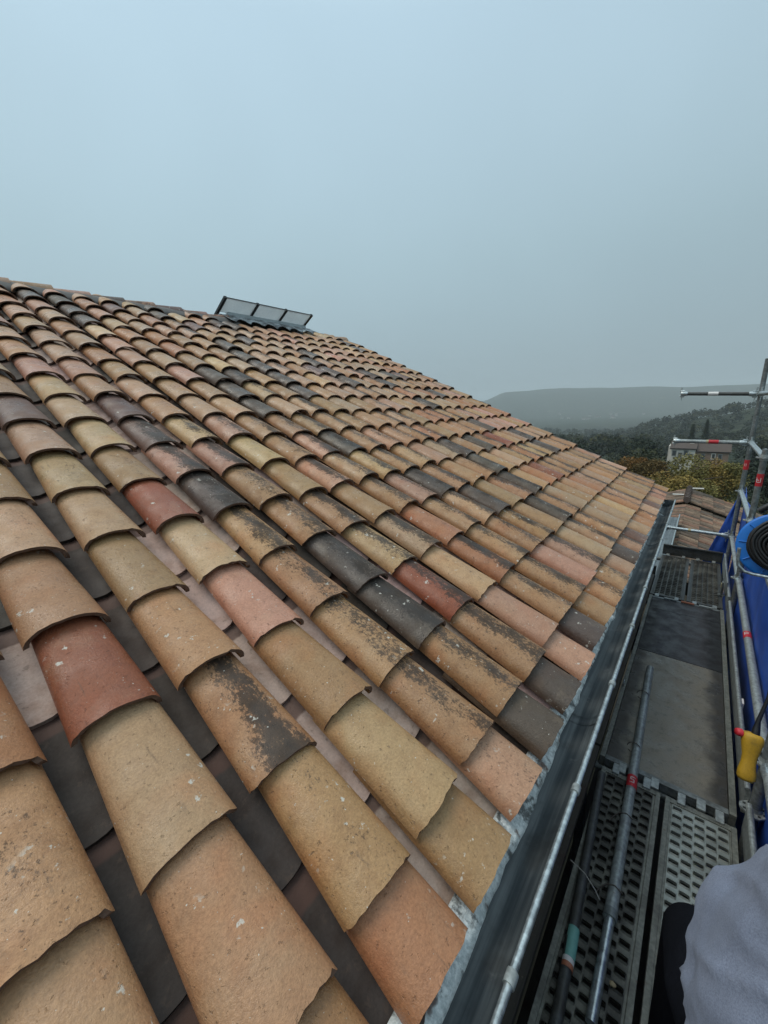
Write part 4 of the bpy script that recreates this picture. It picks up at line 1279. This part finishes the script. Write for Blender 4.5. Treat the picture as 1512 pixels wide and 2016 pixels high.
def blob_union(name, caps, vox, smooth, mat, parent):
    """one continuous surface from tapered capsules (voxel union, then relaxed)"""
    bm = bmesh.new()
    for A, ra, B, rb in caps:
        A, B = V(*A), V(*B)
        n_ = max(2, int((B - A).length / (min(ra, rb) * 0.3)) + 1)
        for i in range(n_ + 1):
            t = i / n_
            bmesh.ops.create_icosphere(bm, subdivisions=2, radius=ra + (rb - ra) * t, matrix=Matrix.Translation(A + (B - A) * t))
    me = bpy.data.meshes.new(name); bm.to_mesh(me); bm.free()
    o = bpy.data.objects.new(name, me); COL.objects.link(o)
    md = o.modifiers.new('r', 'REMESH'); md.mode = 'VOXEL'; md.voxel_size = vox; md.use_smooth_shade = True
    sm = o.modifiers.new('s', 'SMOOTH'); sm.factor = 0.5; sm.iterations = smooth
    nm = bpy.data.meshes.new_from_object(o.evaluated_get(bpy.context.evaluated_depsgraph_get()))
    o.modifiers.clear(); o.data = nm
    nm.materials.clear(); nm.materials.append(mat)
    nm.polygons.foreach_set('use_smooth', [True] * len(nm.polygons))
    o.parent = parent; o.matrix_basis = Matrix.Translation(-parent.location)
    return o
blob_union('trousers', [((.215, .78, -1.17), .125, (.36, .76, -1.17), .125), ((.20, .80, -1.17), .118, (.172, 1.12, -1.48), .080), ((.172, 1.12, -1.48), .080, (.18, 1.11, -2.02), .066),
                        ((.36, .77, -1.19), .115, (.36, .93, -1.58), .080), ((.36, .93, -1.58), .080, (.357, .905, -2.02), .066)], 0.013, 8, M['trouser'], person)
sw = blob_union('sweatshirt', [((.285, .70, -1.13), .165, (.295, .72, -1.00), .185), ((.295, .72, -1.00), .185, (.33, .75, -.84), .165), ((.33, .75, -.84), .165, (.37, .78, -.70), .100), ((.37, .78, -.70), .100, (.385, .79, -.655), .075),
                               ((.275, .77, -.79), .100, (.250, .84, -.93), .096), ((.250, .84, -.93), .096, (.262, .925, -1.03), .080), ((.262, .925, -1.03), .080, (.315, 1.03, -1.065), .062), ((.315, 1.03, -1.065), .062, (.385, 1.150, -1.080), .046),
                               ((.255, .77, -1.08), .150, (.245, .82, -.99), .130), ((.45, .76, -.77), .100, (.545, .80, -.87), .09), ((.545, .80, -.87), .09, (.60, .87, -.985), .08), ((.60, .87, -.985), .08, (.51, 1.06, -1.055), .05)], 0.011, 10, M['sweater'], person)
for v in sw.data.vertices:                    # soft body of the cloth, then creases that run from arm to hem
    n_ = v.normal; p_ = v.co
    a_ = noise.noise(Vector((p_.x * 8, p_.y * 5, p_.z * 7)))
    w_ = 0.05 * noise.noise(Vector((p_.x * 6, p_.y * 6, p_.z * 6)))
    r1 = 1 - abs(noise.noise(Vector(((p_.x + w_) * 10, (p_.y + p_.z * .7 + w_) * 13, p_.z * 3))))
    r2 = 1 - abs(noise.noise(Vector(((p_.x - p_.z * .5) * 18, (p_.y + w_) * 22, p_.z * 7 + 5))))
    v.co = p_ + n_ * (0.004 * a_ + 0.010 * (r1 ** 5 - .3) * 1.15 + 0.003 * (r2 ** 5 - .3))
for c, d in ((V(.185, 1.15, DZ), 1), (V(.36, .97, DZ), 1)):
    mb = MB()
    prof = [(-0.13, .036, .05), (-0.10, .044, .085), (-0.03, .042, .095), (0.05, .047, .065), (0.11, .046, .050), (0.145, .030, .036)]
    rings = [[c + Vector((math.cos(t) * w, y, max(0.0, 0.5 * h + math.sin(t) * 0.5 * h))) for t in [2 * math.pi * k / 14 for k in range(14)]] for y, w, h in prof]
    vs = [p for r_ in rings for p in r_]
    mb.add(vs, [(i * 14 + k, i * 14 + (k + 1) % 14, (i + 1) * 14 + (k + 1) % 14, (i + 1) * 14 + k) for i in range(5) for k in range(14)], 0, True)
    mb.add(rings[0], [tuple(range(14))]); mb.add(rings[-1], [tuple(range(14))[::-1]])
    o = mb.build('boot', M['boot'], person); o.matrix_basis = Matrix.Translation(-person.location)

# ------------------------------------------------------------------ the neighbouring roof
nh = empty('neighbour_house', (0.2, 13.0, 0)); tag(nh, 'lower old house with a weathered brown tile roof beyond the scaffold end', 'house')
NI = Matrix.Translation(-nh.location)
def old_roof(rx, rz, y0, y1, half, pitch, name, seed, left=True):
    q = random.Random(seed)
    mb = MB(); fc = []
    sl = half / math.cos(pitch)
    for sgn in ((1, -1) if left else (1,)):
        ln = sl if sgn > 0 else sl * 0.6
        y = y0
        while y < y1:
            w = 0.15
            d = 0.0
            while d < ln:
                tone = q.choice(((0.16, 0.10, 0.065), (0.20, 0.135, 0.09), (0.12, 0.085, 0.06), (0.22, 0.15, 0.10), (0.10, 0.08, 0.062), (0.24, 0.13, 0.085)))
                k_ = q.uniform(.8, 1.2)
                k_ *= 1.15; c = (tone[0] * k_, tone[1] * k_, tone[2] * k_, 1)
                l1 = 0.42
                rows = []
                jy, jz = q.uniform(-.02, .02), q.uniform(-.008, .012)
                for t, ww, up_ in ((0.0, w * .86, 0.0), (l1, w * 1.08, 0.030)):
                    row = []
                    for k in range(6):
                        a = math.pi * k / 5
                        dd = min(d + t, ln + .05)
                        px = sgn * dd * math.cos(pitch); pz = -dd * math.sin(pitch)
                        row.append(V(rx + px, y + jy + w / 2 + math.cos(a) * ww / 2, rz + pz + jz + up_ + math.sin(a) * 0.065))
                    rows.append(row)
                n0 = len(mb.f)
                mb.add(rows[0] + rows[1], [(k, k + 1, 7 + k, 6 + k) for k in range(5)] + [(6, 7, 8, 9, 10, 11)], 0, False)
                fc += [c] * (len(mb.f) - n0)
                d += 0.33
            y += 0.225
        n0 = len(mb.f)
        mb.add([V(rx, y0, rz - 0.01), V(rx, y1, rz - 0.01), V(rx + sgn * ln * math.cos(pitch), y1, rz - 0.01 - ln * math.sin(pitch)), V(rx + sgn * ln * math.cos(pitch), y0, rz - 0.01 - ln * math.sin(pitch))], [(0, 1, 2, 3)])
        fc += [(0.05, 0.04, 0.03, 1)]
    me = mb.mesh(name, M['old_tile']); set_cols(me, fc)
    o = bpy.data.objects.new(name, me); COL.objects.link(o); o.parent = nh; o.matrix_basis = NI
    o['kind'] = 'stuff'
    return o
D0 = 16.0
old_roof(-0.15, -0.2026 * D0 - .02, D0, D0 * 1.137, 2.2, R(19.5), 'upper_roof_tiles', 4)
old_roof(-0.15, -0.2026 * D0 - 0.17, 9.2, D0, 2.6, R(19), 'lower_roof_tiles', 5)
mb = MB()
for i in range(9):
    y = D0 + i * 0.27
    mb.tube([V(-0.15, y - .02, -0.2026 * D0 + .04), V(-0.15, y + .30, -0.2026 * D0 + .02)], [0.10, 0.085], 10)
o = mb.build('ridge_cap', M['far_roof'], nh); o.matrix_basis = NI
for (x, y, z) in ((-0.42, 16.9, -3.36), (0.10, 17.6, -3.22)):
    mb = MB(); mb.tube([V(x - .16, y, z + .12), V(x + .16, y, z + .14)], 0.03, 8)
    o = mb.build('pale_rod', M['rod'], nh); o.matrix_basis = NI
mb = MB()
mb.box(V(-1.3, 9.3, -H), V(2.0, D0 * 1.137 - .1, -4.5)); o = mb.build('wall', M['stucco'], nh); o.matrix_basis = NI
mb = MB()
for yg, zg in ((D0 * 1.137 - .1, .12), (9.3, .45)):
    mb = MB(); mb.add([V(-1.3, yg, -4.5), V(2.0, yg, -4.5), V(-0.15, yg, -0.2026 * D0 - zg)], [(0, 1, 2)])
    o = mb.build('gable', M['stucco'], nh, 0.05); o.matrix_basis = NI
# box gutter at the near verge of that roof
mb = MB()
mb.box(V(-0.52, 8.4, -3.20), V(-0.24, 13.2, -3.17), 0, 0.0); mb.box(V(-0.24, 8.4, -3.20), V(-0.21, 13.2, -3.09), 0, 0.003); mb.box(V(-0.55, 8.4, -3.20), V(-0.52, 13.2, -3.09), 0, 0.003)
o = mb.build('box_gutter', M['zinc'], nh); o.matrix_basis = NI
mb = MB(); mb.tube([V(-0.225, 8.4, -3.08), V(-0.225, 13.2, -3.08)], 0.014, 8)
o = mb.build('gutter_bead', M['galv_bright'], nh); o.matrix_basis = NI

# ------------------------------------------------------------------ land
def lerp(x, tab):
    if x <= tab[0][0]: return tab[0][1]
    for (a, b), (c, d) in zip(tab, tab[1:]):
        if x <= c:
            t = (x - a) / (c - a); return b + (d - b) * t * t * (3 - 2 * t)
    return tab[-1][1]
BASE = ((0, -7.8), (30, -8.3), (60, -12), (110, -17.5), (250, -30), (600, -56), (1200, -66), (2000, -64))
CREST = ((-.75, .000), (-.56, -.004), (-.4665, .0106), (-.40, .0300), (-.278, .0330), (-.126, .0278), (-.002, .0226), (.075, .0226), (.6, .03), (3, .03))
R2 = ((-.40, -58), (-.22, -54), (-.145, -46), (-.074, -31), (.004, -20), (.073, -11), (.2, 6), (.6, 20), (3, 20))
def height(x, y):
    r = math.hypot(x, y)
    t = x / y if y > 1 else (3 if x > 0 else -3)
    z = lerp(r, BASE)
    g = math.exp(-((r - 560) / 190) ** 2)
    z2 = lerp(t, R2)
    if y > 0 and z2 > z: z += (z2 - z) * g
    c = lerp(t, CREST) * 3000 if y > 0 else 70
    c += 9 * noise.noise(Vector((x * .0015, y * .0015, 3))) + 5 * noise.noise(Vector((x * .006, y * .006, 8)))
    s = max(0, min(1, (r - 2000) / 1050)); s = s * s * (3 - 2 * s)
    z = z + (c - z) * s
    if r > 130:
        z += (2.5 * noise.noise(Vector((x * .008, y * .008, 0))) + 6 * noise.noise(Vector((x * .003, y * .003, 9)))) * min(1, (r - 130) / 600) * (1 - 0.6 * s)
    if r > 3300: z -= (r - 3300) * 0.02
    return z
angs = []
a = -180.0
while a < 180:
    angs.append(a); a += 0.45 if -35 < a < 18 else 4.0
rads = [0.0] + [12 * 1.075 ** i for i in range(84)]
rads = [r for r in rads if r < 4600]
mb = MB()
vs = [(0, 0, height(0, 1) + H)]
for r in rads[1:]:
    for a in angs:
        x, y = r * math.sin(R(a)), r * math.cos(R(a))
        vs.append((x, y, height(x, y) + H))
n = len(angs)
fs = [(0, 1 + (k + 1) % n, 1 + k) for k in range(n)]
for i in range(len(rads) - 2):
    for k in range(n):
        fs.append((1 + i * n + k, 1 + i * n + (k + 1) % n, 1 + (i + 1) * n + (k + 1) % n, 1 + (i + 1) * n + k))
mb.add(vs, fs, 0, True)
gr = mb.build('terrain', M['land']); gr['kind'] = 'structure'

# ------------------------------------------------------------------ trees
def leafy(mb, fc, c, rad, n, size, cols, q, squash=0.8, lumps=9):
    cen = []
    for _ in range(lumps):
        d = Vector((q.gauss(0, 1), q.gauss(0, 1), q.gauss(0, .8))).normalized() * q.uniform(.25, .72)
        cen.append((Vector((d.x * rad, d.y * rad, d.z * rad * squash)), rad * q.uniform(.28, .48), q.choice(cols)))
    for _ in range(n):
        lc, lr, base = q.choice(cen)
        d = Vector((q.gauss(0, 1), q.gauss(0, 1), q.gauss(0, 1))).normalized() * lr * q.uniform(.55, 1.08)
        p = c + lc + Vector((d.x, d.y, d.z * .85))
        u = Vector((q.gauss(0, 1), q.gauss(0, 1), q.gauss(0, .6))).normalized()
        w = u.cross(Vector((q.gauss(0, 1), q.gauss(0, 1), q.gauss(0, 1)))).normalized()
        s = size * q.uniform(.6, 1.35)
        mb.add([p - u * s, p + w * s * .55, p + u * s, p - w * s * .55], [(0, 1, 2, 3)])
        k = q.uniform(.6, 1.1)
        fc.append((base[0] * k, base[1] * k, base[2] * k, 1))
def tree(name, at, hgt, rad, n, size, cols, label, seed, squash=0.8, group=None, lumps=26):
    q = random.Random(seed)
    t = empty(name, at); tag(t, label, 'tree', group)
    tr = MB()
    top = Vector((q.uniform(-.3, .3), q.uniform(-.3, .3), hgt - rad * .5))
    r0 = 0.035 * hgt
    tr.tube([(0, 0, -0.5), top * .35 + Vector((.1, 0, 0)), top * .7, top], [r0, r0 * .75, r0 * .5, r0 * .15], 8)
    for k in range(9):
        f = q.uniform(.3, .85); b = top * f
        d = Vector((q.gauss(0, 1), q.gauss(0, 1), q.uniform(.3, 1.1))).normalized() * rad * q.uniform(.6, .95)
        tr.tube([b, b + d * .5 + Vector((0, 0, .2)), b + d], [r0 * .4, r0 * .25, r0 * .08], 6)
    tr.build('trunk', M['bark'], t)
    mb = MB(); fc = []
    leafy(mb, fc, Vector((0, 0, hgt - rad * squash)), rad, n, size, cols, q, squash, lumps)
    me = mb.mesh('crown', M['leaf']); set_cols(me, fc)
    o = bpy.data.objects.new('crown', me); COL.objects.link(o); o.parent = t
    return t
AUT = [(0.29, 0.23, 0.065), (0.26, 0.215, 0.062), (0.30, 0.20, 0.06), (0.21, 0.185, 0.058), (0.18, 0.165, 0.058), (0.33, 0.24, 0.07)]
RUS = [(0.22, 0.12, 0.038), (0.25, 0.13, 0.038), (0.17, 0.11, 0.038), (0.14, 0.10, 0.038)]
EVG = [(0.022, 0.036, 0.020), (0.030, 0.044, 0.024), (0.018, 0.028, 0.018), (0.045, 0.055, 0.026)]
OLV = [(0.060, 0.066, 0.028), (0.075, 0.078, 0.032), (0.045, 0.055, 0.026)]
def ground(x, y): return Vector((x, y, height(x, y) + H))
def tree_top(name, x, y, ztop, rad, n, size, cols, label, seed, **kw):
    g = ground(x, y); return tree(name, g, ztop + H - g.z, rad, n, size, cols, label, seed, **kw)
tree_top('autumn_tree', -0.15, 29, -3.2, 2.6, 42000, 0.062, AUT, 'ochre and olive autumn tree behind the brown roof ridge', 21, squash=.95)
tree_top('autumn_tree', 1.05, 31, -3.30, 1.55, 14000, 0.060, AUT, 'small yellow-olive tree leaning out beside the scaffold post', 22, squash=.95)
tree_top('autumn_tree', -3.2, 31, -3.25, 1.7, 20000, 0.060, RUS, 'rust brown tree at the tip of the tiled roof', 23, squash=.95)
tree_top('round_tree', -5.2, 62, -5.7, 4.0, 4200, 0.20, OLV, 'round olive green tree between the dark wood and the pale house', 24)
tree_top('round_tree', 7.0, 58, -5.6, 4.2, 4000, 0.22, EVG, 'dark green tree seen through the scaffold posts', 25)
tree_top('round_tree', 4.2, 38, -6.6, 2.6, 3000, 0.16, EVG + OLV, 'low dark tree beside the near scaffold post, under the pale guard rail', 26)
def conifer(at, hgt, rad, label, seed):
    q = random.Random(seed)
    t = empty('conifer', at); tag(t, label, 'tree', 'conifers on the dark slope')
    tr = MB(); tr.tube([(0, 0, -.5), (0, 0, hgt)], [.3, .04], 8); tr.build('trunk', M['bark'], t)
    mb = MB(); fc = []
    for _ in range(1600):
        f = q.random() ** .7
        a = q.uniform(0, 2 * math.pi); rr = rad * (1 - f) * q.uniform(.3, 1.0) + .1
        p = Vector((math.cos(a) * rr, math.sin(a) * rr, hgt * (.12 + .88 * f)))
        u = Vector((math.cos(a), math.sin(a), -.45)).normalized(); w = u.cross(Vector((q.gauss(0, .3), q.gauss(0, .3), 1))).normalized()
        s = .42 * q.uniform(.6, 1.3)
        mb.add([p - u * s, p + w * s * .5, p + u * s, p - w * s * .5], [(0, 1, 2, 3)])
        c = q.choice(EVG); k = q.uniform(.5, 1.1); fc.append((c[0] * k, c[1] * k, c[2] * k, 1))
    me = mb.mesh('crown', M['leaf']); set_cols(me, fc)
    o = bpy.data.objects.new('crown', me); COL.objects.link(o); o.parent = t
for (t_, y, zt_, lab, sd_) in ((-.0190, 185, -.0485, 'pointed dark conifer, the lower of two above the pale house', 31), (.0020, 190, -.0400, 'pointed dark conifer, the taller of two near the scaffold post', 32)):
    x = t_ * y; g = ground(x, y); conifer(g, zt_ * y + H - g.z, 2.6, lab, sd_)

# the woods: one mass of crowns
mb = MB(); fc = []
q = random.Random(77)
cnt = 0
def crown(x, y, hh, rr, n, size):
    g = ground(x, y)
    cols = EVG if q.random() < .8 else OLV
    leafy(mb, fc, g + Vector((0, 0, hh - rr * .8)), rr, n, size, [q.choice(cols), q.choice(cols)], q, .85, 6)
for _ in range(420):
    y = q.uniform(165, 380); t_ = q.uniform(-.36, .22)
    if abs(t_) < .07 and y < 205: continue
    crown(t_ * y, y, q.uniform(7, 12), q.uniform(3.0, 5.0), 150, .55)
for _ in range(150):
    y = q.uniform(85, 165); t_ = q.uniform(-.42, .32)
    if -.075 < t_ < .075: continue
    crown(t_ * y, y, q.uniform(5, 9), q.uniform(2.2, 3.8), 240, .32)
for _ in range(1500):
    y = q.uniform(380, 900); t_ = q.uniform(-.48, .30)
    crown(t_ * y, y, q.uniform(8, 13), q.uniform(4, 6.5), 80, 0.85)
me = mb.mesh('wood', M['leaf']); set_cols(me, fc)
o = bpy.data.objects.new('wood', me); COL.objects.link(o)
tag(o, 'dark evergreen wood covering the slopes below the hill', 'wood', kind='stuff')

# ------------------------------------------------------------------ houses beyond
Y = 110
fh = empty('pale_house', ground(-1.0, Y)); tag(fh, 'pale old house with brown roofs behind the ochre tree', 'house')
FI = Matrix.Translation(-fh.location)
def fb(mb, name, mat, parent=None):
    o = mb.build(name, mat, parent or fh)
    if parent is None: o.matrix_basis = FI
    return o
mb = MB(); mb.box(V(-5.3, Y, -22), V(-1.0, Y + 7, -10.6)); fb(mb, 'wall', M['far_wall'])
mb = MB(); mb.box(V(-0.99, Y + .8, -22), V(4.7, Y + 6.5, -11.2)); wing = fb(mb, 'wing_wall', M['far_wall_warm'])
mb = MB(); mb.box(V(-5.9, Y + 1, -22), V(-5.31, Y + 6, -10.2)); fb(mb, 'end_wall', M['far_wall'])
def gable(x0, x1, y0, y1, z0, zr, name):
    mb = MB(); ym = (y0 + y1) / 2
    mb.add([V(x0, y0, z0), V(x1, y0, z0), V(x1, ym, zr), V(x0, ym, zr), V(x1, y1, z0), V(x0, y1, z0)], [(0, 1, 2, 3), (3, 2, 4, 5)])
    o = fb(mb, name, M['far_roof'])
    md = o.modifiers.new('thickness', 'SOLIDIFY'); md.thickness = .25
    for k in range(int((x1 - x0) / .45)):
        pass
    return o
rf = gable(-5.6, -0.8, Y - .4, Y + 7.4, -10.55, -9.25, 'roof')
gable(-0.8, 5.0, Y + .4, Y + 6.9, -11.15, -9.55, 'roof')
mb = MB(); mb.box(V(-2.2, Y + 2.2, -10.0), V(-1.4, Y + 3.0, -9.05)); mb.build('chimney', M['far_wall'], rf)
for wx, wz in ((-4.7, -11.7), (-3.6, -12.1), (-2.6, -11.6), (-1.8, -12.3), (-4.2, -13.2), (-2.9, -13.3)):
    mb = MB(); mb.box(V(wx - .42, Y - .06, wz - .62), V(wx + .42, Y - .01, wz + .62)); wf = fb(mb, 'window', M['shutter'])
    mb = MB(); mb.box(V(wx - .28, Y - .08, wz - .5), V(wx + .28, Y - .063, wz + .5)); mb.build('pane', M['far_pane'], wf)
for wx, wz in ((0.4, -12.3), (2.2, -12.2), (3.3, -12.3)):
    mb = MB(); mb.box(V(wx - .38, Y + .72, wz - .65), V(wx + .38, Y + .79, wz + .65)); wf = fb(mb, 'window', M['far_wall'] if wx == 2.2 else M['shutter'])
    mb = MB(); mb.box(V(wx - .24, Y + .70, wz - .5), V(wx + .24, Y + .717, wz + .5)); mb.build('pane', M['far_pane'], wf)
# scattered houses on the far valley side
me_h = None
for i in range(18):
    q2 = random.Random(900 + i)
    t_ = q2.choice((q2.gauss(-.225, .022), q2.gauss(-.16, .015), q2.uniform(-.34, -.10)))
    y = q2.uniform(1720, 2080)
    w, d, h_ = q2.uniform(7, 12), q2.uniform(7, 10), q2.uniform(4, 6)
    g = ground(t_ * y, y)
    t = empty('village_house', g)
    tag(t, 'tiny pale house scattered on the far hazy hillside', 'house', 'houses on the far hillside')
    t.rotation_euler = (0, 0, q2.uniform(-.6, .6))
    mb = MB(); mb.box((-w / 2, -d / 2, -4), (w / 2, d / 2, h_)); mb.build('wall', M['town_wall'], t)
    mb = MB(); mb.add([(-w / 2 - .5, -d / 2 - .5, h_), (w / 2 + .5, -d / 2 - .5, h_), (w / 2 + .5, 0, h_ + 2.4), (-w / 2 - .5, 0, h_ + 2.4), (w / 2 + .5, d / 2 + .5, h_), (-w / 2 - .5, d / 2 + .5, h_)], [(0, 1, 2, 3), (3, 2, 4, 5)])
    mb.build('roof', M['far_roof'], t)

# ------------------------------------------------------------------ haze
mb = MB(); mb.box((-5000, -5000, -66 - 100), (5000, 5000, H + 150))
hz = mb.build('haze', [])
hz['kind'] = 'stuff'
hm = bpy.data.materials.new('haze'); hm.use_nodes = True
hm.node_tree.nodes.clear()
ho = hm.node_tree.nodes.new('ShaderNodeOutputMaterial')
pv = hm.node_tree.nodes.new('ShaderNodeVolumePrincipled')
pv.inputs['Color'].default_value = (0.86, 0.93, 0.96, 1)
pv.inputs['Density'].default_value = 0.00032
hm.node_tree.links.new(pv.outputs[0], ho.inputs['Volume'])
hz.data.materials.append(hm)
